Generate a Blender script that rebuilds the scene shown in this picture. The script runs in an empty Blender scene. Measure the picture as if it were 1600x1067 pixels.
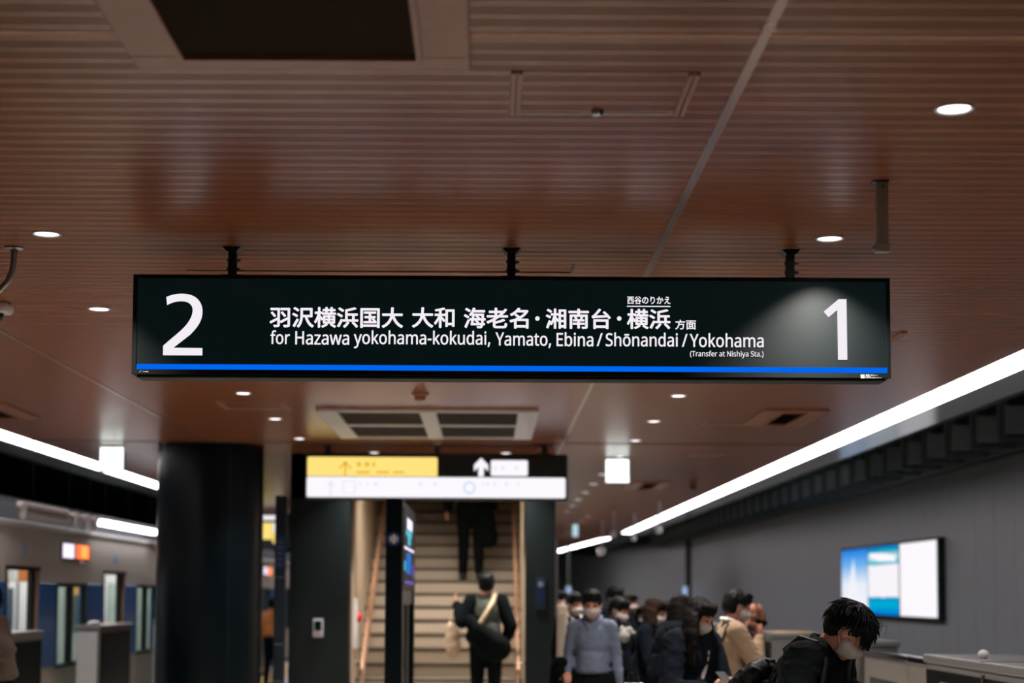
import bpy, bmesh, math, random
from mathutils import Vector, Matrix, Euler, noise
random.seed(7)
SC = bpy.context.scene
COL = SC.collection
R = math.radians

# ------------------------------------------------------------------ camera
F, CX, CY = 2600.0, 764.0, 738.0          # focal length and principal point in photo pixels (1600 x 1067)
EYE = 1.6                                  # lens height above the platform
PITCH = math.atan(189 / F)
cam = bpy.data.cameras.new('camera')
camera = bpy.data.objects.new('camera', cam)
COL.objects.link(camera)
camera.location = (0, 0, EYE)
CM = (Matrix.Rotation(math.pi / 2 + PITCH, 3, 'X') @ Matrix.Rotation(R(0.30), 3, 'Z'))
camera.rotation_euler = CM.to_euler()
cam.sensor_width = 36
cam.lens = 36 * F / 1600
cam.shift_x = (800 - CX) / 1600
cam.shift_y = (CY - 533.5) / 1600
cam.clip_end = 300
cam.dof.use_dof = True
cam.dof.focus_distance = 7.25
cam.dof.aperture_fstop = 1.85
SC.camera = camera

# ------------------------------------------------------------------ world and view
world = bpy.data.worlds.new('station_dark')
SC.world = world
world.use_nodes = True
world.node_tree.nodes['Background'].inputs[0].default_value = (0.002, 0.006, 0.006, 1)
world.node_tree.nodes['Background'].inputs[1].default_value = 1.0
SC.view_settings.view_transform = 'Standard'
SC.view_settings.look = 'None'
SC.view_settings.gamma = 1.0
SC.view_settings.use_curve_mapping = False
SC.view_settings.exposure = 0.0
SC.cycles.use_denoising = True
SC.cycles.max_bounces = 6
SC.cycles.sample_clamp_indirect = 3.0

# light levels of the station's lamps and of the added stair fill
STRIP = 9.0          # linear ceiling lamps
DOWN_W = 28.0         # watts of one downlight
DOWN_E = 4.0
STAIR_FILL_W = 90.0  # watts of the unseen fill added over the stairs
TRAIN_E = 7.5


def at(px, py, Y):
    """world point on the plane at distance Y seen at photo pixel px, py (used to survey the place)"""
    d = CM @ Vector(((px - CX) / F, -(py - CY) / F, -1))
    t = Y / d.y
    return Vector((d.x * t, Y, EYE + d.z * t))


# ------------------------------------------------------------------ materials
def lin(c):
    return tuple(((v / 255) / 12.92 if v / 255 <= .04045 else ((v / 255 + .055) / 1.055) ** 2.4) for v in c)


def mat(name, rgb, rough=.5, metal=0.0, noise_amt=0.06, scale=30, bump=0.0, spec=.5, stretch=(1, 1, 1), coat=0.0):
    m = bpy.data.materials.new(name)
    m.use_nodes = True
    nt = m.node_tree
    b = nt.nodes['Principled BSDF']
    b.inputs['Roughness'].default_value = rough
    b.inputs['Metallic'].default_value = metal
    b.inputs['Specular IOR Level'].default_value = spec
    b.inputs['Coat Weight'].default_value = coat
    c = lin(rgb)
    tc = nt.nodes.new('ShaderNodeTexCoord')
    mp = nt.nodes.new('ShaderNodeMapping')
    mp.inputs['Scale'].default_value = stretch
    nz = nt.nodes.new('ShaderNodeTexNoise')
    nz.inputs['Scale'].default_value = scale
    nz.inputs['Detail'].default_value = 4
    nt.links.new(tc.outputs['Object'], mp.inputs[0])
    nt.links.new(mp.outputs[0], nz.inputs['Vector'])
    cr = nt.nodes.new('ShaderNodeMix')
    cr.data_type = 'RGBA'
    cr.inputs[6].default_value = tuple(v * (1 - noise_amt * 2) for v in c) + (1,)
    cr.inputs[7].default_value = tuple(min(1, v * (1 + noise_amt * 2)) for v in c) + (1,)
    nt.links.new(nz.outputs[0], cr.inputs[0])
    nt.links.new(cr.outputs[2], b.inputs['Base Color'])
    if bump:
        bp = nt.nodes.new('ShaderNodeBump')
        bp.inputs['Strength'].default_value = bump
        bp.inputs['Distance'].default_value = .01
        nt.links.new(nz.outputs[0], bp.inputs['Height'])
        nt.links.new(bp.outputs[0], b.inputs['Normal'])
    return m


def glow(name, rgb, strength=1.0, raw=False):
    m = bpy.data.materials.new(name)
    m.use_nodes = True
    nt = m.node_tree
    nt.nodes.clear()
    e = nt.nodes.new('ShaderNodeEmission')
    e.inputs[0].default_value = (rgb if raw else lin(rgb)) + (1,)
    e.inputs[1].default_value = strength
    o = nt.nodes.new('ShaderNodeOutputMaterial')
    nt.links.new(e.outputs[0], o.inputs[0])
    return m


def wood_mat():
    m = mat('ceiling_wood', (140, 82, 48), rough=.27, noise_amt=.13, scale=9, stretch=(.12, 6, 6), spec=.28)
    nt = m.node_tree
    b = nt.nodes['Principled BSDF']
    b.inputs['Anisotropic'].default_value = .55
    oi = nt.nodes.new('ShaderNodeObjectInfo')
    # each plank its own tone
    hs = nt.nodes.new('ShaderNodeHueSaturation')
    mr = nt.nodes.new('ShaderNodeMapRange')
    mr.inputs[3].default_value = .93
    mr.inputs[4].default_value = 1.07
    nt.links.new(oi.outputs['Random'], mr.inputs[0])
    nt.links.new(mr.outputs[0], hs.inputs['Value'])
    src = b.inputs['Base Color'].links[0].from_socket
    nt.links.new(src, hs.inputs['Color'])
    nt.links.new(hs.outputs[0], b.inputs['Base Color'])
    tg = nt.nodes.new('ShaderNodeCombineXYZ')
    tg.inputs[0].default_value = 1
    nt.links.new(tg.outputs[0], b.inputs['Tangent'])
    return m


M = {}
M['wood'] = wood_mat()
M['wood_dark'] = mat('wood_groove', (60, 38, 28), rough=.7)
M['vent_frame'] = mat('brown_vent_enamel', (146, 94, 68), rough=.4)
M['vent_white'] = mat('pale_vent_enamel', (238, 230, 220), rough=.4)
M['vent_dark'] = mat('vent_recess', (128, 112, 92), rough=.8)
M['chrome'] = mat('chrome', (190, 190, 195), rough=.15, metal=1)
M['steel'] = mat('brushed_steel', (150, 150, 152), rough=.32, metal=1, noise_amt=.05, scale=60)
M['joint'] = mat('joint_metal', (172, 146, 132), rough=.24, metal=.6)
M['black'] = mat('black_enamel', (9, 20, 20), rough=.45)
M['housing'] = mat('sign_housing', (3, 11, 11), rough=.55, spec=.2, noise_amt=.1)
M['void'] = mat('tunnel_black', (14, 40, 40), rough=.9)
M['column'] = mat('column_enamel', (3, 13, 19), rough=.30, spec=.2, noise_amt=.03)
M['portal'] = mat('portal_panel', (10, 22, 23), rough=.5, spec=.3)
M['cream'] = mat('cream_wall', (205, 188, 165), rough=.42)
M['grey_wall'] = mat('track_wall_panel', (196, 200, 204), rough=.38, noise_amt=.04, scale=3)
M['grey_dark'] = mat('dark_wall_post', (48, 52, 54), rough=.5)
M['rack'] = mat('rack_metal', (100, 110, 112), rough=.5)
M['rackbox'] = mat('rack_box', (160, 170, 172), rough=.5)
M['floor'] = mat('platform_stone', (176, 170, 160), rough=.35, scale=12)
M['tactile'] = mat('yellow_tactile', (214, 170, 40), rough=.6)
M['psd'] = mat('barrier_grey', (128, 128, 126), rough=.35)
M['psd_dark'] = mat('barrier_dark_glass', (7, 16, 18), rough=.25, spec=.3)
M['psd_light'] = mat('barrier_leaf', (165, 160, 152), rough=.4)
M['glass'] = mat('smoked_glass', (70, 80, 84), rough=.1)
M['yellow_label'] = mat('yellow_label', (232, 170, 40), rough=.5)
M['pink_label'] = mat('pink_notice', (190, 130, 125), rough=.6)
M['train'] = mat('train_silver', (236, 228, 218), rough=.4, metal=.0, noise_amt=.03, scale=5)
M['train_trim'] = mat('train_gutter', (205, 205, 205), rough=.3, metal=.3)
M['train_roof'] = mat('train_roof', (52, 54, 56), rough=.9, spec=.1)
M['train_blue'] = mat('train_blue', (56, 120, 200), rough=.3)
M['train_in'] = mat('train_interior', (225, 226, 224), rough=.5)
M['train_glass'] = mat('train_glass', (205, 225, 215), rough=.05, noise_amt=.1, scale=2)
M['train_glass'].node_tree.nodes['Principled BSDF'].inputs['Transmission Weight'].default_value = .9
M['train_glass'].node_tree.nodes['Principled BSDF'].inputs['IOR'].default_value = 1.02
M['rubber'] = mat('rubber', (22, 24, 26), rough=.7)
M['jamb'] = mat('door_jamb', (170, 136, 110), rough=.4)
M['seat_blue'] = mat('seat_moquette', (40, 70, 120), rough=.9)
M['stone'] = mat('stair_stone', (176, 164, 148), rough=.6, scale=40, noise_amt=.12)
M['nosing'] = mat('stair_nosing', (88, 78, 70), rough=.7)
M['copper'] = mat('handrail', (190, 150, 122), rough=.3, metal=.5)
M['white'] = mat('white_plastic', (226, 226, 224), rough=.4)
M['red'] = mat('red_alarm', (220, 30, 40), rough=.4)
M['blue'] = mat('blue_plate', (24, 46, 100), rough=.4)
M['skin'] = mat('skin', (190, 132, 108), rough=.5, noise_amt=.04)
M['skin2'] = mat('skin_tan', (165, 108, 82), rough=.5, noise_amt=.04)
M['hair'] = mat('black_hair', (7, 8, 9), rough=.62, spec=.16, noise_amt=.2, scale=80)
M['hair_brown'] = mat('brown_hair', (36, 23, 18), rough=.8, spec=.08, noise_amt=.2, scale=80)
M['mask'] = mat('white_mask', (196, 188, 182), rough=.8)
M['navy'] = mat('navy_cloth', (9, 16, 25), rough=.95, spec=.15)
M['blackcloth'] = mat('black_cloth', (5, 10, 11), rough=.95, spec=.12, bump=.15, scale=60)
M['shirt'] = mat('grey_blue_shirt', (100, 110, 130), rough=.85)
M['beige'] = mat('beige_jacket', (140, 116, 92), rough=.9)
M['olive'] = mat('olive_vest', (78, 84, 74), rough=.9)
M['brown'] = mat('brown_coat', (84, 70, 60), rough=.9)
M['orange'] = mat('orange_jacket', (196, 120, 64), rough=.9)
M['tote'] = mat('canvas', (216, 188, 156), rough=.9)
M['nylon'] = mat('black_nylon', (7, 12, 13), rough=.6, spec=.3, bump=.25, scale=25)
M['eye'] = mat('eye_dark', (24, 16, 14), rough=.1)
M['shoe'] = mat('shoe_black', (18, 18, 20), rough=.4)
M['trousers'] = mat('black_trousers', (6, 11, 14), rough=.95, spec=.15)

M['paper'] = mat('crumpled_paper', (170, 168, 158), rough=.9)
M['duct'] = mat('duct_paint', (200, 190, 186), rough=.5)
M['seam'] = mat('pale_seam', (205, 150, 116), rough=.45)
M['hair_w'] = mat('dark_brown_hair', (17, 12, 11), rough=.7, spec=.12)
M['plate'] = mat('pale_plate', (190, 210, 245), rough=.4)
M['letters'] = glow('sign_letters', (.90, .85, .91), 1.0, raw=True)
M['sign_blue'] = glow('sign_blue_line', (.0, .135, .87), 1.0, raw=True)
M['lamp'] = glow('lamp_diffuser', (1.0, .93, .97), DOWN_E, raw=True)
M['strip'] = glow('strip_diffuser', (1.0, .94, .97), STRIP, raw=True)
M['exit'] = glow('exit_panel', (.93, 1.0, .97), 2.2, raw=True)
M['exit_green'] = glow('exit_green', (.45, .86, .72), 1.0, raw=True)
M['g_yellow'] = glow('sign_yellow', (1.0, .74, .2), 1.05, raw=True)
M['g_yellow_d'] = glow('sign_yellow_mark', (.82, .5, .04), .95, raw=True)
M['g_dark'] = glow('sign_arrow_tip', (.35, .2, .02), .8, raw=True)
M['g_white'] = glow('sign_white', (.93, .9, .95), 1.05, raw=True)
M['g_pale'] = glow('sign_pale_mark', (.74, .76, .84), .95, raw=True)
M['g_bluering'] = glow('sign_blue_mark', (.50, .68, .92), .95, raw=True)
M['g_orange'] = glow('led_orange', (1.0, .16, .05), 1.6, raw=True)
M['g_orange2'] = glow('led_amber', (1.0, .34, .08), 1.6, raw=True)
M['g_pinkwhite'] = glow('led_white', (.85, .75, .95), 1.4, raw=True)
M['g_blue'] = glow('screen_blue', (.02, .2, .75), 1.0, raw=True)
M['g_cyan'] = glow('screen_cyan', (.1, .5, .65), 1.1, raw=True)
M['g_purple'] = glow('screen_purple', (.2, .1, .5), 1.0, raw=True)
M['train_lamp'] = glow('train_lamp', (1, .98, .94), TRAIN_E, raw=True)
M['g_poster'] = glow('screen_poster', (.9, .45, .12), 1.0, raw=True)


def screen_mat():
    m = mat('sign_screen', (3, 9, 10), rough=.40, noise_amt=.02, spec=.5)
    b = m.node_tree.nodes['Principled BSDF']
    b.inputs['Emission Color'].default_value = (.0, .92, 1.0, 1)      # faint glow of the backlight through the black
    b.inputs['Emission Strength'].default_value = .005
    return m


M['screen'] = screen_mat()


def picture_mat(name, stops, scale=(1, 1, 1), strength=1.0, distort=.6, nscale=2.0, axis='Z'):
    """a backlit poster: colours running up its height, broken up by noise"""
    m = bpy.data.materials.new(name)
    m.use_nodes = True
    nt = m.node_tree
    nt.nodes.clear()
    tc = nt.nodes.new('ShaderNodeTexCoord')
    sx = nt.nodes.new('ShaderNodeSeparateXYZ')
    nz = nt.nodes.new('ShaderNodeTexNoise')
    nz.inputs['Scale'].default_value = nscale
    ma = nt.nodes.new('ShaderNodeMath')
    ma.operation = 'MULTIPLY_ADD'
    ma.inputs[1].default_value = distort
    rp = nt.nodes.new('ShaderNodeValToRGB')
    el = rp.color_ramp.elements
    while len(el) > 1:
        el.remove(el[0])
    el[0].position = stops[0][0]
    el[0].color = stops[0][1] + (1,)
    for p, c in stops[1:]:
        e = el.new(p)
        e.color = c + (1,)
    em = nt.nodes.new('ShaderNodeEmission')
    em.inputs[1].default_value = strength
    out = nt.nodes.new('ShaderNodeOutputMaterial')
    nt.links.new(tc.outputs['Generated'], sx.inputs[0])
    nt.links.new(tc.outputs['Object'], nz.inputs['Vector'])
    nt.links.new(nz.outputs[0], ma.inputs[0])
    nt.links.new(sx.outputs[axis], ma.inputs[2])
    nt.links.new(ma.outputs[0], rp.inputs[0])
    nt.links.new(rp.outputs[0], em.inputs[0])
    nt.links.new(em.outputs[0], out.inputs[0])
    return m


# ------------------------------------------------------------------ mesh helpers
class MB:
    def __init__(s):
        s.v, s.f, s.mi = [], [], []
        s.cur = 0

    def quadbox(s, P):
        i = len(s.v)
        s.v += [Vector(p) for p in P]
        for q in ((0, 3, 2, 1), (4, 5, 6, 7), (0, 1, 5, 4), (1, 2, 6, 5), (2, 3, 7, 6), (3, 0, 4, 7)):
            s.f.append(tuple(i + k for k in q))
            s.mi.append(s.cur)
        return s

    def box(s, x0, x1, y0, y1, z0, z1):
        return s.quadbox([(x0, y0, z0), (x1, y0, z0), (x1, y1, z0), (x0, y1, z0), (x0, y0, z1), (x1, y0, z1), (x1, y1, z1), (x0, y1, z1)])

    def bev(s, x0, x1, y0, y1, z0, z1, b=.01, seg=2):
        bm = bmesh.new()
        bmesh.ops.create_cube(bm, size=1)
        for v in bm.verts:
            v.co = Vector(((x0 + x1) / 2 + v.co.x * (x1 - x0), (y0 + y1) / 2 + v.co.y * (y1 - y0), (z0 + z1) / 2 + v.co.z * (z1 - z0)))
        b = min(b, (x1 - x0) * .45, (y1 - y0) * .45, (z1 - z0) * .45)
        bmesh.ops.bevel(bm, geom=bm.edges[:], offset=b, segments=seg, profile=.5, affect='EDGES')
        s.add_bm(bm)
        return s

    def add_bm(s, bm, mtx=None):
        i = len(s.v)
        bm.verts.ensure_lookup_table()
        for v in bm.verts:
            s.v.append(mtx @ v.co if mtx else v.co.copy())
        for f in bm.faces:
            s.f.append(tuple(i + v.index for v in f.verts))
            s.mi.append(s.cur)
        bm.free()

    def tube(s, p0, r0, p1, r1=None, n=12, caps=True):
        r1 = r0 if r1 is None else r1
        p0, p1 = Vector(p0), Vector(p1)
        d = (p1 - p0).normalized()
        u = d.orthogonal().normalized()
        w = d.cross(u)
        i = len(s.v)
        for p, r in ((p0, r0), (p1, r1)):
            for k in range(n):
                a = 2 * math.pi * k / n
                s.v.append(p + (u * math.cos(a) + w * math.sin(a)) * r)
        for k in range(n):
            k2 = (k + 1) % n
            s.f.append((i + k, i + k2, i + n + k2, i + n + k))
            s.mi.append(s.cur)
        if caps:
            s.f.append(tuple(i + k for k in reversed(range(n))))
            s.f.append(tuple(i + n + k for k in range(n)))
            s.mi += [s.cur] * 2
        return s

    def path(s, pts, r, n=8):
        pts = [Vector(p) for p in pts]
        rr = r if isinstance(r, (list, tuple)) else [r] * len(pts)
        i = len(s.v)
        u = None
        for k, p in enumerate(pts):
            d = (pts[min(k + 1, len(pts) - 1)] - pts[max(k - 1, 0)]).normalized()
            if u is None:
                u = d.orthogonal().normalized()
            u = (u - d * u.dot(d)).normalized()
            w = d.cross(u)
            for j in range(n):
                a = 2 * math.pi * j / n
                s.v.append(p + (u * math.cos(a) + w * math.sin(a)) * rr[k])
        for k in range(len(pts) - 1):
            for j in range(n):
                j2 = (j + 1) % n
                s.f.append((i + k * n + j, i + k * n + j2, i + (k + 1) * n + j2, i + (k + 1) * n + j))
                s.mi.append(s.cur)
        s.f.append(tuple(i + j for j in reversed(range(n))))
        s.f.append(tuple(i + (len(pts) - 1) * n + j for j in range(n)))
        s.mi += [s.cur] * 2
        return s

    def ell(s, c, r, rot=None, seg=14, rings=9):
        bm = bmesh.new()
        bmesh.ops.create_uvsphere(bm, u_segments=seg, v_segments=rings, radius=1)
        m = Matrix.Translation(Vector(c)) @ (rot.to_4x4() if rot else Matrix()) @ Matrix.Diagonal((r[0], r[1], r[2], 1))
        s.add_bm(bm, m)
        return s

    def cap(s, p0, r0, p1, r1, n=12):
        """tapered limb with rounded ends"""
        s.tube(p0, r0, p1, r1, n)
        s.ell(p0, (r0, r0, r0), seg=n, rings=7)
        s.ell(p1, (r1, r1, r1), seg=n, rings=7)
        return s

    def lathe(s, prof, c, n=32):
        i = len(s.v)
        for r, z in prof:
            for k in range(n):
                a = 2 * math.pi * k / n
                s.v.append(Vector((c[0] + r * math.cos(a), c[1] + r * math.sin(a), c[2] + z)))
        for j in range(len(prof) - 1):
            for k in range(n):
                k2 = (k + 1) % n
                s.f.append((i + j * n + k, i + j * n + k2, i + (j + 1) * n + k2, i + (j + 1) * n + k))
                s.mi.append(s.cur)
        return s

    def prism(s, pts, axis, a0, a1):
        """polygon pts (2-D) extruded along axis 0/1/2 from a0 to a1"""
        i = len(s.v)
        n = len(pts)
        for a in (a0, a1):
            for p in pts:
                s.v.append(Vector((a, p[0], p[1]) if axis == 0 else (p[0], a, p[1]) if axis == 1 else (p[0], p[1], a)))
        s.f.append(tuple(i + k for k in reversed(range(n))))
        s.f.append(tuple(i + n + k for k in range(n)))
        for k in range(n):
            k2 = (k + 1) % n
            s.f.append((i + k, i + k2, i + n + k2, i + n + k))
        s.mi += [s.cur] * (n + 2)
        return s

    def mesh(s, name, mats, smooth=False):
        me = bpy.data.meshes.new(name)
        me.from_pydata([tuple(v) for v in s.v], [], s.f)
        for m in (mats if isinstance(mats, (list, tuple)) else [mats]):
            me.materials.append(m)
        for p, k in zip(me.polygons, s.mi):
            p.material_index = k
            p.use_smooth = bool(smooth)
        bm = bmesh.new()
        bm.from_mesh(me)
        bmesh.ops.recalc_face_normals(bm, faces=bm.faces[:])
        bm.to_mesh(me)
        bm.free()
        if smooth and smooth != 'all':
            try:
                me.set_sharp_from_angle(angle=R(35))
            except Exception:
                pass
        return me

    def build(s, name, mats, parent=None, smooth=False, loc=None):
        o = bpy.data.objects.new(name, s.mesh(name, mats, smooth))
        COL.objects.link(o)
        if parent is not None:
            o.parent = parent
        if loc is not None:
            o.location = loc
        return o


def tag(o, label=None, cat=None, group=None, kind=None):
    if label:
        o['label'] = label
    if cat:
        o['category'] = cat
    if group:
        o['group'] = group
    if kind:
        o['kind'] = kind
    return o


def thing(name, label, cat, loc=(0, 0, 0), rz=0.0, group=None, kind=None):
    o = bpy.data.objects.new(name, None)
    o.empty_display_size = .1
    COL.objects.link(o)
    o.location = loc
    o.rotation_euler = (0, 0, rz)
    return tag(o, label, cat, group, kind)


def copy_tree(o, parent=None):
    c = o.copy()
    COL.objects.link(c)
    c.parent = parent
    for ch in list(o.children):
        copy_tree(ch, c)
    return c


def lamp(name, kind, loc, energy, parent=None, rot=(0, 0, 0), color=(1, .93, .87), size=.1, sizey=None, spot=R(120)):
    l = bpy.data.lights.new(name, kind)
    l.energy = energy
    l.color = color
    if kind == 'AREA':
        l.spread = spot
        l.shape = 'RECTANGLE' if sizey else 'DISK'
        l.size = size
        if sizey:
            l.size_y = sizey
    elif kind == 'SPOT':
        l.spot_size = spot
        l.spot_blend = .8
        l.shadow_soft_size = size
    else:
        l.shadow_soft_size = size
    o = bpy.data.objects.new(name, l)
    COL.objects.link(o)
    o.location = loc
    o.rotation_euler = rot
    if parent is not None:
        o.parent = parent
    return o

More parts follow.
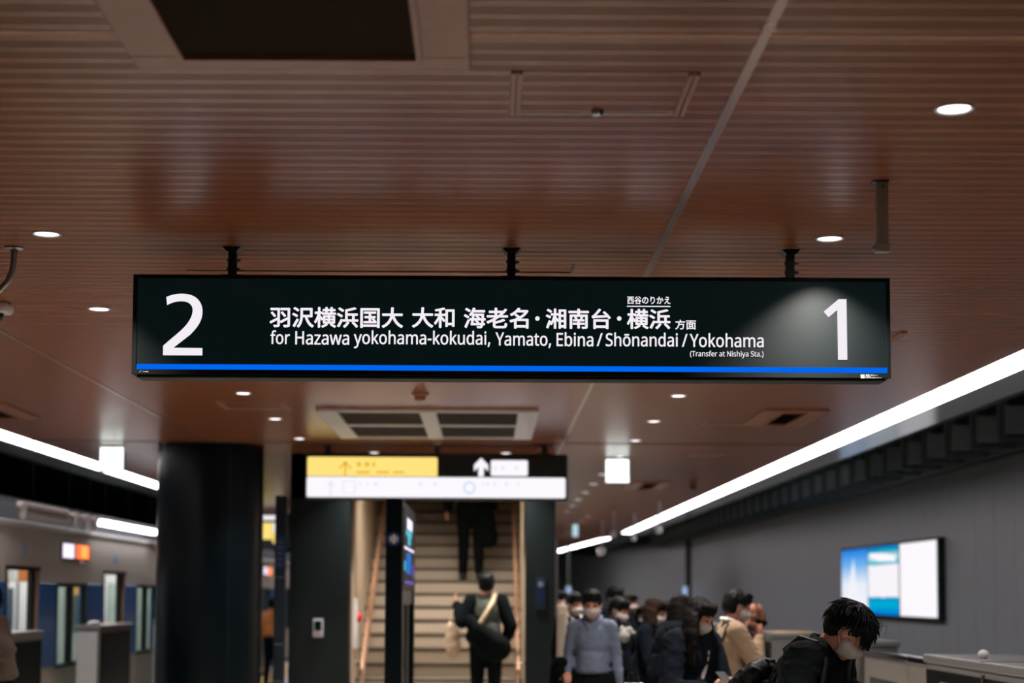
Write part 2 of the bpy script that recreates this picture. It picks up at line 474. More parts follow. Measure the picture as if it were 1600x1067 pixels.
# outlines of the characters used on the signs: advance, units per em, closed contours as x,y points
GLYPHS = {
 'f': (166, 600, '160,225 95,225 95,0 52,0 52,225 7,225 7,245 52,259 52,274 55,304 62,328 74,346 91,358 112,366 136,368 164,365 186,359 175,326 157,331 137,333 118,330 105,319 97,301 95,275 95,258 160,258'),
 'o': (291, 600, '265,129 263,99 257,72 246,49 233,30 215,15 195,4 171,-3 145,-5 120,-3 98,4 77,15 60,30 46,49 35,72 29,99 26,129 30,169 41,202 58,228 82,247 112,259 146,263 179,259 208,247 232,228 250,202 261,169/70,129 72,101 78,77 88,57 103,42 122,33 146,30 169,33 189,42 203,57 213,77 219,101 221,129 219,158 213,182 203,201 188,215 169,224 145,227 127,225 111,221 98,212 88,201 80,187 75,170'),
 'r': (199, 600, '161,263 177,262 191,260 186,221 172,223 158,224 144,223 130,218 117,210 106,200 96,188 89,173 85,156 83,138 83,0 41,0 41,258 76,258 80,211 82,211 102,237 114,248 128,256 144,261'),
 ' ': (125, 600, ''),
 'H': (357, 600, '309,0 266,0 266,160 90,160 90,0 47,0 47,344 90,344 90,198 266,198 266,344 309,344'),
 'a': (270, 600, '139,262 161,261 180,257 195,251 208,242 218,230 225,215 230,197 231,176 231,0 200,0 192,37 190,37 167,13 155,5 140,0 103,-5 81,-3 62,3 45,14 33,29 25,48 22,72 24,90 30,106 39,120 52,131 70,140 91,147 116,152 146,154 190,155 190,171 186,198 182,208 176,216 159,225 136,228 116,227 98,222 64,208 51,240 90,256 114,261/151,125 110,120 96,115 84,109 76,102 71,93 66,71 69,52 79,39 94,32 113,29 143,34 156,39 167,47 177,58 184,70 188,85 189,103 189,126'),
 'z': (226, 600, '207,0 19,0 19,28 157,225 27,225 27,258 204,258 204,226 67,33 207,33'),
 'w': (378, 600, '207,146 202,166 197,185 192,201 190,214 188,214 185,201 181,184 176,165 170,145 124,0 76,0 5,258 49,258 85,121 92,93 98,66 102,44 103,44 107,58 111,77 116,96 121,113 166,258 213,258 257,113 264,89 270,65 274,44 276,44 280,65 286,92 294,121 330,258 373,258 301,0 252,0'),
 'y': (245, 600, '0,258 46,258 102,111 110,86 118,63 123,41 125,41 134,72 147,112 200,258 245,258 134,-36 124,-58 113,-78 99,-94 83,-106 64,-113 40,-115 20,-114 5,-112 5,-78 18,-80 34,-81 48,-79 59,-75 69,-69 78,-59 91,-35 104,-1'),
 'k': (257, 600, '83,175 82,154 81,133 83,133 91,144 103,159 114,171 196,258 245,258 141,148 253,0 202,0 112,120 83,95 83,0 41,0 41,366 83,366'),
 'h': (297, 600, '83,258 83,240 81,222 84,222 93,235 104,244 132,258 164,262 193,260 216,252 235,240 248,222 256,198 258,168 258,0 217,0 217,165 213,192 203,212 195,218 185,223 159,227 133,224 114,216 100,203 90,185 85,161 83,133 83,0 41,0 41,366 83,366'),
 'm': (450, 600, '324,263 344,261 362,257 377,250 389,240 399,227 405,211 410,191 411,168 411,0 369,0 369,166 366,193 356,212 340,223 317,227 299,226 284,222 272,215 263,205 256,193 251,179 247,142 247,0 205,0 205,166 204,185 199,200 192,212 182,220 169,225 152,227 129,224 111,216 98,203 90,185 85,162 83,134 83,0 41,0 41,258 75,258 81,223 84,223 93,235 104,245 130,258 160,263 187,260 210,252 227,239 239,219 241,219 256,239 276,252 299,260'),
 '-': (155, 600, '19,110 19,148 136,148 136,110'),
 'u': (297, 600, '256,258 256,0 222,0 216,34 214,34 204,22 192,12 164,-1 132,-5 104,-2 80,5 62,18 49,36 41,59 38,89 38,258 81,258 81,92 84,65 95,46 103,39 113,34 138,30 164,33 184,41 198,54 207,73 212,96 214,124 214,258'),
 'd': (296, 600, '132,-5 109,-3 89,4 71,14 55,29 43,47 34,70 28,97 26,128 28,160 34,187 43,210 56,229 71,244 89,254 110,261 133,263 152,261 168,258 194,244 213,225 216,225 214,243 213,263 213,366 255,366 255,0 221,0 215,35 213,35 194,15 168,0 151,-3/139,30 158,32 174,36 187,43 197,53 204,65 209,81 213,120 213,128 209,171 204,188 197,202 188,213 175,221 158,226 139,228 123,226 109,221 97,212 87,200 80,186 75,169 70,128 75,86 80,70 87,56 97,45 109,37 123,32'),
 'i': (124, 600, '83,258 83,0 41,0 41,258/63,355 72,353 80,348 85,340 87,328 85,316 80,307 72,302 63,301 53,302 45,307 39,316 38,328 39,340 45,348 53,353'),
 ',': (129, 600, '92,51 81,14 67,-25 51,-62 20,-62 29,-23 38,19 44,56 89,56'),
 'Y': (272, 600, '136,175 226,344 272,344 158,133 158,0 115,0 115,131 0,344 47,344'),
 't': (174, 600, '127,30 147,32 163,35 163,3 144,-3 120,-5 100,-3 83,2 67,12 55,26 47,47 44,75 44,225 8,225 8,245 45,262 62,317 87,317 87,258 161,258 161,225 87,225 87,76 89,56 98,41 111,33'),
 'E': (268, 600, '239,0 47,0 47,344 239,344 239,306 90,306 90,198 230,198 230,161 90,161 90,38 239,38'),
 'b': (296, 600, '83,277 83,246 81,224 83,224 96,239 114,251 136,259 163,262 186,260 206,254 225,243 240,229 253,210 262,187 268,160 269,129 266,88 256,55 240,29 219,10 193,-1 163,-5 136,-2 114,6 96,18 83,33 80,33 71,0 41,0 41,366 83,366/156,227 131,225 113,217 99,204 90,185 85,161 83,130 83,128 87,86 92,70 99,56 108,45 121,37 137,32 157,30 173,32 187,37 199,45 209,56 216,70 221,87 226,129 221,172 216,189 209,203 199,213 187,221 173,226'),
 'n': (297, 600, '165,263 187,261 206,257 222,250 235,240 245,227 252,211 257,191 258,168 258,0 217,0 217,165 213,192 203,212 195,218 185,223 159,227 139,226 123,221 109,214 100,203 92,190 87,174 83,134 83,0 41,0 41,258 75,258 81,223 84,223 93,235 105,245 133,258'),
 '/': (179, 600, '174,344 46,0 5,0 133,344'),
 'S': (264, 600, '242,92 238,63 227,40 209,21 184,7 154,-2 119,-5 82,-3 50,3 25,12 25,53 68,39 94,34 121,33 144,34 164,39 179,48 190,59 196,72 198,88 196,104 191,116 181,128 166,138 117,159 79,176 63,186 51,198 41,211 34,225 30,242 29,261 32,286 43,308 59,325 82,338 108,346 139,348 166,347 191,343 233,329 220,292 181,305 160,309 138,310 118,309 102,304 89,297 80,287 74,274 73,260 74,244 80,231 89,220 103,211 148,191 176,180 199,167 217,153 231,137 239,117'),
 'ō': (291, 600, '265,129 263,99 257,72 246,49 233,30 215,15 195,4 171,-3 145,-5 120,-3 98,4 77,15 60,30 46,49 35,72 29,99 26,129 30,169 41,202 58,228 82,247 112,259 146,263 179,259 208,247 232,228 250,202 261,169/70,129 72,101 78,77 88,57 103,42 122,33 146,30 169,33 189,42 203,57 213,77 219,101 221,129 219,158 213,182 203,201 188,215 169,224 145,227 127,225 111,221 98,212 88,201 80,187 75,170/217,326 217,292 74,292 74,326'),
 '(': (144, 600, '19,132 21,171 27,209 36,246 50,281 68,313 90,344 130,344 100,296 79,244 66,189 62,132 64,95 70,59 79,23 92,-12 109,-45 129,-76 90,-76 68,-46 50,-14 36,20 27,56 21,94'),
 'T': (268, 600, '155,0 112,0 112,306 5,306 5,344 262,344 262,306 155,306'),
 's': (230, 600, '209,71 206,48 196,29 181,15 161,4 135,-3 106,-5 59,0 25,12 25,50 62,36 84,31 107,29 135,32 153,40 164,52 168,67 167,77 163,85 155,92 144,100 104,117 62,137 46,147 34,160 27,175 25,194 26,210 31,223 40,235 51,245 66,253 82,258 121,263 165,258 204,245 189,212 155,223 118,228 95,226 79,220 68,210 65,197 67,187 71,179 92,164 131,148 173,129 188,118 200,106 207,90'),
 'e': (271, 600, '140,263 171,259 198,248 219,231 234,208 244,179 247,146 247,121 70,121 72,100 76,82 83,67 93,54 104,44 118,37 134,33 153,31 196,36 235,49 235,12 196,-1 151,-5 116,-1 86,10 61,29 42,55 30,88 26,127 30,166 41,200 58,227 81,246 108,259/140,228 126,227 113,223 102,217 92,209 78,185 71,154 203,154 201,175 196,193 187,208 175,219 160,226'),
 'N': (366, 600, '319,0 268,0 85,285 83,285 84,259 86,227 87,192 87,0 47,0 47,344 97,344 280,59 282,59 281,82 279,116 279,150 279,344 319,344'),
 '.': (129, 600, '35,26 37,41 43,51 53,56 64,58 76,56 85,51 92,41 94,26 92,11 85,1 76,-5 64,-7 53,-5 43,1 37,11'),
 ')': (144, 600, '125,132 123,94 118,56 108,20 95,-14 77,-46 54,-76 15,-76 35,-45 52,-12 65,23 75,59 80,95 82,132 80,170 75,207 65,244 52,279 35,313 14,344 54,344 77,313 95,281 108,246 118,209 123,171'),
 '2': (275, 600, '250,0 23,0 23,35 113,126 157,172 172,192 184,212 191,232 193,255 189,279 183,289 176,298 157,309 132,312 109,310 88,304 69,293 50,280 27,308 57,329 92,343 111,347 132,348 162,346 188,337 208,324 223,306 233,283 236,257 233,231 225,206 212,183 194,160 148,111 77,40 77,38 250,38'),
 '1': (275, 600, '171,0 129,0 129,240 130,264 130,282 131,299 117,286 102,273 65,243 43,271 136,344 171,344'),
 'L': (252, 600, '47,0 47,344 90,344 90,38 240,38 240,0'),
 'D': (351, 600, '322,175 321,147 317,122 310,99 300,78 289,60 274,44 258,31 239,20 218,11 195,5 170,1 142,0 47,0 47,344 153,344 201,339 223,333 243,324 260,314 276,301 290,285 301,268 310,248 317,226 321,202/276,174 272,215 261,249 242,274 217,292 185,303 146,306 90,306 90,37 137,37 169,39 198,46 222,56 241,71 257,91 267,114 274,142'),
 'P': (291, 600, '138,344 169,342 196,337 218,329 236,317 249,302 259,285 265,265 267,243 265,222 260,202 250,183 237,167 218,153 194,143 165,136 129,134 90,134 90,0 47,0 47,344/134,306 90,306 90,171 125,171 155,173 179,178 198,187 211,200 219,218 222,241 220,256 217,270 210,281 201,290 189,297 173,302'),
 'R': (299, 600, '141,344 180,341 212,333 236,319 253,300 263,276 267,246 264,221 256,200 245,184 231,171 198,154 292,0 242,0 158,142 90,142 90,0 47,0 47,344/139,306 90,306 90,179 141,179 178,183 192,188 203,195 211,204 217,216 221,229 222,244 220,264 213,280 202,292 186,300 165,304'),
 'c': (231, 600, '144,-5 112,-1 83,9 60,27 42,52 30,86 26,128 30,171 42,205 61,231 85,249 114,259 147,263 185,259 215,249 202,214 175,222 146,226 123,223 103,215 89,201 78,182 72,158 70,128 72,99 78,76 89,57 103,43 121,35 144,32 181,36 211,47 211,9 182,-1'),
 '羽': (350, 1000, '183,207 236,141 258,157 204,219/28,204 80,139 101,154 49,216/12,58 23,35 133,96 133,10 131,3 124,1 71,2 81,-25 143,-21 155,-10 159,10 159,276 23,276 23,251 133,251 133,122/171,65 184,41 292,103 292,11 290,4 283,1 225,2 235,-26 275,-25 302,-21 315,-11 318,10 318,276 179,276 179,251 292,251 292,129'),
 '沢': (350, 1000, '32,272 67,253 96,231 111,253 82,273 47,291/13,178 49,159 78,139 93,161 63,180 27,197/23,-6 46,-23 105,91 85,107/169,165 169,176 169,252 292,252 292,165/143,277 143,176 142,129 134,80 118,31 88,-14 110,-29 137,9 154,51 164,95 168,139 211,139 229,85 253,38 283,0 321,-28 341,-5 306,19 277,52 254,93 237,139 319,139 319,277'),
 '横': (350, 1000, '190,31 159,8 119,-11 137,-28 177,-8 214,17/253,15 320,-29 340,-12 272,30/67,294 67,219 18,219 18,194 64,194 41,121 9,61 23,39 47,82 67,137 67,-28 91,-28 91,138 119,87 134,108 91,168 91,194 129,194 129,182 219,182 219,157 144,157 144,39 323,39 323,157 244,157 244,182 336,182 336,205 286,205 286,240 328,240 328,262 286,262 286,294 261,294 261,262 205,262 205,294 180,294 180,262 139,262 139,240 180,240 180,205 133,205 133,219 91,219 91,294/205,205 205,240 261,240 261,205/168,89 219,89 219,58 168,58/244,89 299,89 299,58 244,58/168,137 219,137 219,107 168,107/244,137 299,137 299,107 244,107'),
 '浜': (350, 1000, '33,271 98,228 114,249 49,289/13,180 79,139 94,161 28,199/18,-7 44,-20 97,90 74,103/169,57 142,19 109,-12 132,-29 166,6 196,49/245,46 282,9 311,-26 334,-12 305,23 268,58/143,257 143,95 104,95 104,72 336,72 336,95 278,95 278,167 327,167 327,192 169,192 169,240 242,255 307,273 281,291 219,273/252,95 169,95 169,167 252,167'),
 '国': (350, 1000, '207,112 242,72 260,83 224,121/80,69 80,46 272,46 272,69 186,69 186,128 256,128 256,151 186,151 186,201 265,201 265,224 85,224 85,201 161,201 161,151 95,151 95,128 161,128 161,69/30,278 30,-28 57,-28 57,-11 292,-11 292,-28 320,-28 320,278/57,14 57,254 292,254 292,14'),
 '大': (350, 1000, '161,294 156,194 22,194 22,167 152,167 137,117 111,70 71,28 45,10 15,-6 35,-27 91,7 131,49 158,97 175,147 199,90 230,42 269,2 316,-27 335,-3 289,25 250,64 220,112 197,167 330,167 330,194 184,194 190,294'),
 '和': (350, 1000, '186,262 186,-12 211,-12 211,16 290,16 290,-10 316,-10 316,262/211,42 211,236 290,236 290,42/154,291 93,274 21,262 28,241 86,249 86,190 18,190 18,166 80,166 48,100 9,47 23,22 57,69 86,128 86,-27 112,-27 112,127 155,67 171,89 112,157 112,166 174,166 174,190 112,190 112,254 171,270'),
 '海': (350, 1000, '33,271 94,234 109,254 82,272 48,289/15,169 72,133 87,153 29,188/25,-8 48,-22 94,92 74,106/195,164 234,125 160,125 166,174 287,174 285,125 235,125 250,135 210,174/100,125 100,100 132,100 119,23 275,23 267,2 254,-4 213,-1 220,-24 264,-25 278,-21 289,-12 301,23 327,23 327,46 304,46 308,100 337,100 337,125 310,125 312,184 313,197 144,197 136,125/157,100 284,100 279,46 149,46/186,90 228,46 244,57 201,99/155,294 130,235 96,186 118,172 156,230 328,230 328,255 168,255 180,288'),
 '老': (350, 1000, '293,280 252,230 252,246 165,246 165,294 138,294 138,246 49,246 49,222 138,222 138,174 18,174 18,150 158,150 87,107 12,74 30,51 112,91 112,17 115,-3 125,-15 143,-21 171,-23 267,-23 291,-20 307,-10 316,9 320,40 295,50 288,10 280,3 265,1 172,1 145,4 141,9 139,17 139,48 219,70 289,96 266,116 210,92 139,71 139,107 201,150 332,150 332,174 231,174 277,219 317,268/165,174 165,222 244,222 192,174'),
 '名': (350, 1000, '92,185 146,142 82,114 16,96 30,71 88,89 88,-28 114,-28 114,-9 271,-9 271,-28 297,-28 297,119 158,119 200,145 238,175 270,210 296,250 278,261 273,259 150,259 172,289 142,295 123,269 97,243 64,218 24,196 43,175 88,203 126,235 257,235 219,192 171,156 112,200/271,15 114,15 114,95 271,95'),
 '湘': (350, 1000, '29,272 60,253 84,234 100,255 75,273 44,290/13,177 45,161 71,143 86,164 60,181 28,196/20,-11 44,-23 83,90 61,103/141,294 141,217 93,217 93,192 139,192 113,111 97,77 79,50 97,31 121,74 141,130 141,-28 166,-28 166,127 196,86 210,110 166,156 166,192 207,192 207,217 166,217 166,294/240,170 298,170 298,106 240,106/240,194 240,256 298,256 298,194/240,83 298,83 298,19 240,19/216,280 216,-27 240,-27 240,-6 298,-6 298,-24 323,-24 323,280'),
 '南': (350, 1000, '111,161 132,119 154,126 132,168/160,294 160,259 21,259 21,234 160,234 160,197 40,197 40,-28 67,-28 67,173 284,173 284,3 283,-3 276,-5 227,-5 236,-28 296,-24 308,-15 311,3 311,197 189,197 189,234 329,234 329,259 189,259 189,294/218,168 194,118 93,118 93,97 161,97 161,62 86,62 86,40 161,40 161,-21 187,-21 187,40 265,40 265,62 187,62 187,97 259,97 259,118 216,118 241,161'),
 '台': (350, 1000, '63,120 63,-28 89,-28 89,-9 259,-9 259,-27 287,-27 287,120/89,17 89,95 259,95 259,17/44,149 92,155 280,166 301,136 324,152 283,203 230,255 210,241 261,189 81,181 127,229 172,284 145,296 99,234 64,196 35,175'),
 '・': (350, 1000, '175,170 161,167 149,159 141,148 138,133 141,119 149,107 161,99 175,96 190,99 201,107 209,119 212,133 209,148 201,159 190,167'),
 '方': (350, 1000, '154,286 178,234 24,234 24,208 119,208 114,147 100,87 87,59 70,33 46,11 16,-8 35,-29 78,1 108,38 128,81 139,126 265,126 255,39 249,16 242,4 225,0 166,2 175,-23 234,-24 251,-21 265,-12 274,4 281,32 292,139 293,152 144,152 148,208 328,208 328,234 180,234 205,244 179,296'),
 '面': (350, 1000, '136,117 210,117 210,77 136,77/136,138 136,177 210,177 210,138/136,56 210,56 210,15 136,15/20,271 20,246 155,246 146,202 36,202 36,-28 62,-28 62,-9 287,-9 287,-28 314,-28 314,202 173,202 186,246 331,246 331,271/62,15 62,177 112,177 112,15/287,15 235,15 235,177 287,177'),
 '西': (350, 1000, '21,271 21,246 125,246 125,195 40,195 40,-27 65,-27 65,-5 287,-5 287,-26 313,-26 313,195 224,195 224,246 329,246 329,271/65,20 65,85 81,67 113,89 133,114 144,142 148,171 199,171 199,116 200,98 206,87 217,81 235,80 282,80 287,80 287,20/65,86 65,171 124,171 121,148 112,125 94,104/148,195 148,246 199,246 199,195/224,171 287,171 287,105 280,105 238,105 226,107 224,116'),
 '谷': (350, 1000, '206,273 258,231 301,190 324,207 279,247 227,288/118,285 77,243 28,208 50,189 99,228 143,275/174,232 145,193 106,158 61,128 13,107 29,82 78,105 78,-28 104,-28 104,-14 248,-14 248,-28 276,-28 276,103 319,82 339,106 296,124 255,148 219,177 189,208 195,217/104,9 104,89 248,89 248,9/89,112 135,147 174,188 214,148 260,112'),
 'の': (350, 1000, '167,225 147,130 134,92 120,67 107,52 94,48 82,51 70,63 62,83 58,111 66,148 87,183 121,210 143,219/196,225 235,215 265,192 283,161 289,124 282,83 262,53 233,31 200,20 170,15 187,-11 242,4 265,17 283,32 298,51 309,72 316,96 318,123 316,148 308,173 297,195 282,214 262,229 239,241 213,249 184,251 153,248 124,240 98,226 75,209 57,187 43,163 34,137 31,109 36,70 50,40 70,22 93,15 117,22 138,43 157,77 175,124'),
 'り': (350, 1000, '119,276 88,277 85,247 74,134 78,78 105,81 104,124 114,160 134,196 161,223 177,230 193,233 217,226 235,206 245,176 249,138 246,108 238,82 226,61 209,44 166,20 113,8 130,-18 189,0 214,13 236,30 253,50 266,75 275,104 277,138 271,188 255,226 230,250 197,258 166,251 139,232 117,206 102,179'),
 'か': (350, 1000, '274,236 248,224 285,164 311,98 338,111 310,175/27,196 30,166 62,170 106,175 78,88 57,41 32,0 61,-11 86,37 107,87 134,178 172,180 187,179 199,173 207,162 209,142 205,83 193,35 180,20 162,17 119,24 124,-5 165,-10 195,-4 206,5 216,19 225,45 232,78 236,146 232,175 220,193 202,202 180,205 140,202 149,252 153,273 121,277 112,200 58,196'),
 'え': (350, 1000, '109,276 105,251 244,232 248,258/255,176 238,195 221,191 93,182 63,183 66,152 94,155 202,164 58,20 41,4 67,-15 138,63 151,73 164,76 177,71 186,57 197,16 205,2 216,-7 250,-14 316,-8 318,21 252,14 231,18 221,33 210,72 200,90 183,97 169,98 235,160'),
 '環': (350, 1000, '120,190 120,168 332,168 332,190/167,129 285,129 285,96 167,96/262,263 297,263 297,227 262,227/209,263 243,263 243,227 209,227/157,263 190,263 190,227 157,227/134,282 134,207 320,207 320,282/10,35 15,10 110,40 106,63 74,53 74,145 104,145 104,168 74,168 74,246 109,246 109,270 14,270 14,246 50,246 50,168 18,168 18,145 50,145 50,46/156,-27 239,-3 239,17 180,3 180,44 223,75 239,42 262,13 290,-9 323,-25 339,-4 306,9 279,29 328,56 310,72 266,43 245,77 310,77 310,149 144,149 144,77 196,77 153,52 105,35 120,17 159,32 159,15 154,-1 146,-7'),
 '境': (350, 1000, '170,105 280,105 280,82 170,82/170,145 280,145 280,123 170,123/206,292 215,269 139,269 139,246 315,246 315,269 242,269 230,296/262,242 247,204 188,204 201,208 189,243 167,238 178,204 129,204 129,182 325,182 325,204 271,204 286,236/145,164 145,63 182,63 176,37 163,16 140,2 105,-9 118,-29 159,-15 185,4 199,30 207,63 238,63 238,12 241,-8 247,-17 271,-23 295,-23 316,-21 329,-9 334,25 313,36 311,6 305,-1 293,-2 276,-2 266,-1 263,9 263,63 306,63 306,164/12,45 21,19 124,60 118,83 82,70 82,184 116,184 116,209 82,209 82,290 56,290 56,209 18,209 18,184 56,184 56,60'),
 'に': (350, 1000, '160,236 160,208 232,205 304,208 304,237 233,232/173,94 148,96 142,55 147,33 163,16 189,6 227,2 315,10 314,39 272,32 227,30 198,33 180,40 171,50 168,62/93,263 62,266 59,241 50,179 43,101 47,36 56,-12 82,-10 81,2 82,18 107,97 92,108 72,57 69,106 75,175 86,240'),
 'や': (350, 1000, '194,222 214,238 163,283 143,268/21,150 34,121 102,154 115,125 142,52 163,-18 193,-10 140,137 126,166 187,191 241,201 263,198 279,189 289,177 292,162 289,144 279,129 262,119 237,116 211,119 188,127 187,99 211,93 239,90 275,95 300,110 315,132 320,160 314,187 299,208 274,221 242,226 212,223 181,214 116,189 95,229 83,252 54,241 71,216 91,178 50,160'),
 'さ': (350, 1000, '109,109 82,116 70,86 65,57 73,26 94,4 129,-10 174,-15 264,-7 265,21 224,14 175,12 140,15 114,24 98,39 93,61 97,85/55,221 56,193 135,189 203,192 245,112 187,118 185,94 270,85 284,104 269,123 248,156 229,195 302,209 299,237 221,220 204,279 175,276 183,248 194,217 130,215'),
 'し': (350, 1000, '119,273 84,273 86,237 83,60 89,24 107,0 134,-14 168,-18 220,-10 261,8 292,33 314,60 294,83 273,57 246,33 212,17 169,11 146,14 128,22 116,39 112,63 116,237'),
 'い': (350, 1000, '78,244 44,245 47,214 50,120 61,63 79,25 101,3 125,-3 142,1 159,14 175,39 191,77 169,102 150,53 138,36 125,30 108,37 94,57 84,88 78,127 75,210/261,235 233,225 256,189 274,145 287,98 294,49 322,61 315,107 301,155 283,199'),
 'を': (350, 1000, '309,154 297,181 269,167 205,139 199,152 188,162 174,168 158,170 133,167 110,157 141,211 257,221 258,247 151,236 161,277 132,279 124,236 100,235 41,239 41,213 99,211 114,211 85,163 33,104 57,86 89,123 117,141 149,148 170,143 181,126 124,90 106,66 98,38 105,11 125,-5 153,-13 189,-16 285,-9 285,19 190,10 145,16 131,25 126,42 130,58 142,73 182,100 181,46 208,46 207,113 278,143'),
 '使': (350, 1000, '210,293 210,255 112,255 112,231 210,231 210,197 123,197 123,100 208,100 202,72 189,46 164,67 145,93 123,85 145,54 173,28 143,8 99,-7 116,-29 162,-10 195,14 254,-13 325,-29 340,-5 270,9 210,32 226,65 234,100 325,100 325,197 235,197 235,231 337,231 337,255 235,255 235,293/147,175 210,175 210,138 209,122 147,122/235,175 300,175 300,122 235,122 235,138/97,295 80,255 58,218 33,185 7,156 22,130 61,176 61,-29 86,-29 86,214 122,287'),
 '用': (350, 1000, '54,270 54,143 47,63 34,23 11,-13 32,-30 49,-6 62,21 76,79 164,79 164,-25 190,-25 190,79 285,79 285,8 283,1 275,-1 220,-1 229,-26 270,-26 294,-22 307,-12 311,8 311,270/79,244 164,244 164,188 79,188/285,244 285,188 190,188 190,244/79,163 164,163 164,104 78,104 79,143/285,163 285,104 190,104 190,163'),
 'て': (350, 1000, '30,232 33,202 197,223 174,204 153,177 138,143 132,104 135,77 145,54 159,34 177,18 222,-3 271,-11 281,18 238,24 199,39 183,52 171,68 163,87 160,111 166,143 181,175 207,203 240,221 309,227 309,255 214,249 61,234'),
 'ま': (350, 1000, '175,62 175,39 172,24 164,15 138,8 116,11 101,17 92,26 90,37 93,48 103,57 119,64 141,66/65,166 65,139 153,134 173,134 174,87 145,89 111,85 85,74 69,57 64,35 69,13 84,-3 108,-13 141,-16 170,-12 189,-1 200,15 203,33 202,55 250,31 287,2 303,27 262,55 201,81 199,135 296,143 296,169 198,160 198,164 198,209 293,217 293,243 198,233 199,255 201,278 171,278 172,257 172,232 156,232 67,240 67,214 157,208 172,208 172,164 172,159 153,159'),
 'す': (350, 1000, '199,130 198,109 192,93 182,84 168,81 154,83 143,90 135,101 132,116 135,131 143,143 155,150 168,153 186,147/34,229 34,202 191,208 191,172 168,176 144,171 124,159 111,139 106,115 111,90 124,72 142,60 164,57 180,59 194,66 180,45 160,27 133,14 101,4 125,-19 175,4 208,35 224,69 229,105 226,130 218,150 217,208 222,208 325,206 325,232 223,232 217,232 218,255 220,277 188,277 190,255 190,232'),
 'が': (350, 1000, '269,231 243,220 280,160 306,94 333,107 305,171/273,282 254,275 283,226 302,234/312,296 293,289 322,240 341,249/22,195 26,165 57,169 102,174 74,87 53,40 28,-1 56,-12 81,35 102,86 130,176 167,179 183,177 194,172 202,160 204,141 200,82 188,34 175,19 157,16 114,23 119,-6 160,-11 190,-5 202,3 211,18 221,44 227,76 232,144 227,174 215,192 197,201 175,204 136,201 145,251 148,272 116,275 107,199 54,195'),
}


def outline(s, bold=(0, 0)):
    """outlines of a string in em units: list of closed loops; bold pushes each outline outwards (x, y, in em)"""
    loops, x = [], 0.0
    for ch in s:
        if ch == ' ':
            x += GLYPHS[ch][0] / GLYPHS[ch][1] if ch in GLYPHS else .25
            continue
        adv, u, data = GLYPHS[ch]
        for part in data.split('/') if ch != '/' else data.split('/'):
            if not part.strip():
                continue
            P = [tuple(float(a) / u for a in q.split(',')) for q in part.split()]
            n = len(P)
            Q = []
            for i in range(n):
                a, b, c = P[i - 1], P[i], P[(i + 1) % n]
                d1 = Vector((b[0] - a[0], b[1] - a[1])); d2 = Vector((c[0] - b[0], c[1] - b[1]))
                if d1.length < 1e-6 or d2.length < 1e-6:
                    Q.append((b[0] + x, b[1])); continue
                d1.normalize(); d2.normalize()
                n1, n2 = Vector((-d1.y, d1.x)), Vector((-d2.y, d2.x))
                nn = n1 + n2
                k = 1 + n1.dot(n2)
                nn = nn / max(k, .7)
                Q.append((b[0] + x + nn.x * bold[0], b[1] + nn.y * bold[1]))
            loops.append(Q)
        x += adv / u
    return loops, x


def text_mesh(name, s, x0, x1, z0, z1, Y, material, parent, bold=(0, 0), depth=.001, mirror=False, plane='XZ'):
    """string fitted to a box on the vertical plane at Y; z0/z1 are the lowest and highest ink"""
    cjk = bold[0] if any(ch in GLYPHS and GLYPHS[ch][1] == 1000 for ch in s) else 0
    loops, _ = outline(s, (0, 0) if cjk else bold)
    xs = [p[0] for l in loops for p in l]
    ys = [p[1] for l in loops for p in l]
    ax, bx, ay, by = min(xs), max(xs), min(ys), max(ys)
    cu = bpy.data.curves.new(name, 'CURVE')
    cu.dimensions = '2D'
    cu.fill_mode = 'BOTH'
    cu.extrude = depth / 2
    for l in loops:
        sp = cu.splines.new('POLY')
        sp.points.add(len(l) - 1)
        for k, p in enumerate(l):
            sp.points[k].co = (x0 + (p[0] - ax) / (bx - ax) * (x1 - x0), z0 + (p[1] - ay) / (by - ay) * (z1 - z0), 0, 1)
        sp.use_cyclic_u = True
    tmp = bpy.data.objects.new('tmp', cu)
    COL.objects.link(tmp)
    dg = bpy.context.evaluated_depsgraph_get()
    me = bpy.data.meshes.new_from_object(tmp.evaluated_get(dg))
    bpy.data.objects.remove(tmp)
    if cjk:                      # thicken the strokes with a narrow ribbon laid along every outline
        kx = (x1 - x0 - 2 * cjk * (x1 - x0) / (bx - ax)) / (bx - ax)
        kz = (z1 - z0 - 2 * cjk * (z1 - z0) / (by - ay)) / (by - ay)
        ox, oz = x0 + (x1 - x0 - kx * (bx - ax)) / 2, z0 + (z1 - z0 - kz * (by - ay)) / 2
        for v in me.vertices:
            v.co.x = ox + (v.co.x - x0) * kx * (bx - ax) / (x1 - x0)
            v.co.y = oz + (v.co.y - z0) * kz * (by - ay) / (z1 - z0)
        w = cjk * kx
        bm = bmesh.new()
        bm.from_mesh(me)
        for l in loops:
            P = [Vector((ox + (p[0] - ax) * kx, oz + (p[1] - ay) * kz, depth / 2)) for p in l]
            for i in range(len(P)):
                a, b = P[i - 1], P[i]
                d = b - a
                if d.length < 1e-7:
                    continue
                d.normalize()
                n_ = Vector((-d.y, d.x, 0)) * w
                e = d * w * .55
                bm.faces.new([bm.verts.new(q) for q in (a - n_ - e * 0, b - n_, b - n_ * .45 + e, b + n_ * .45 + e, b + n_, a + n_, a + n_ * .45 - e, a - n_ * .45 - e)])
        bm.to_mesh(me)
        bm.free()
    for v in me.vertices:
        x, y, z = v.co
        v.co = (x, Y - z, y) if plane == 'XZ' else (Y + z, x, y)
    me.materials.clear()
    me.materials.append(material)
    me.name = name
    o = bpy.data.objects.new(name, me)
    COL.objects.link(o)
    o.parent = parent
    return o


# ------------------------------------------------------------------ setting
CEIL = 3.1
XL, XR = -4.58, 3.27          # wooden ceiling runs between the two linear lamps
JL, JR = -2.83, 0.735         # joints between the three bays

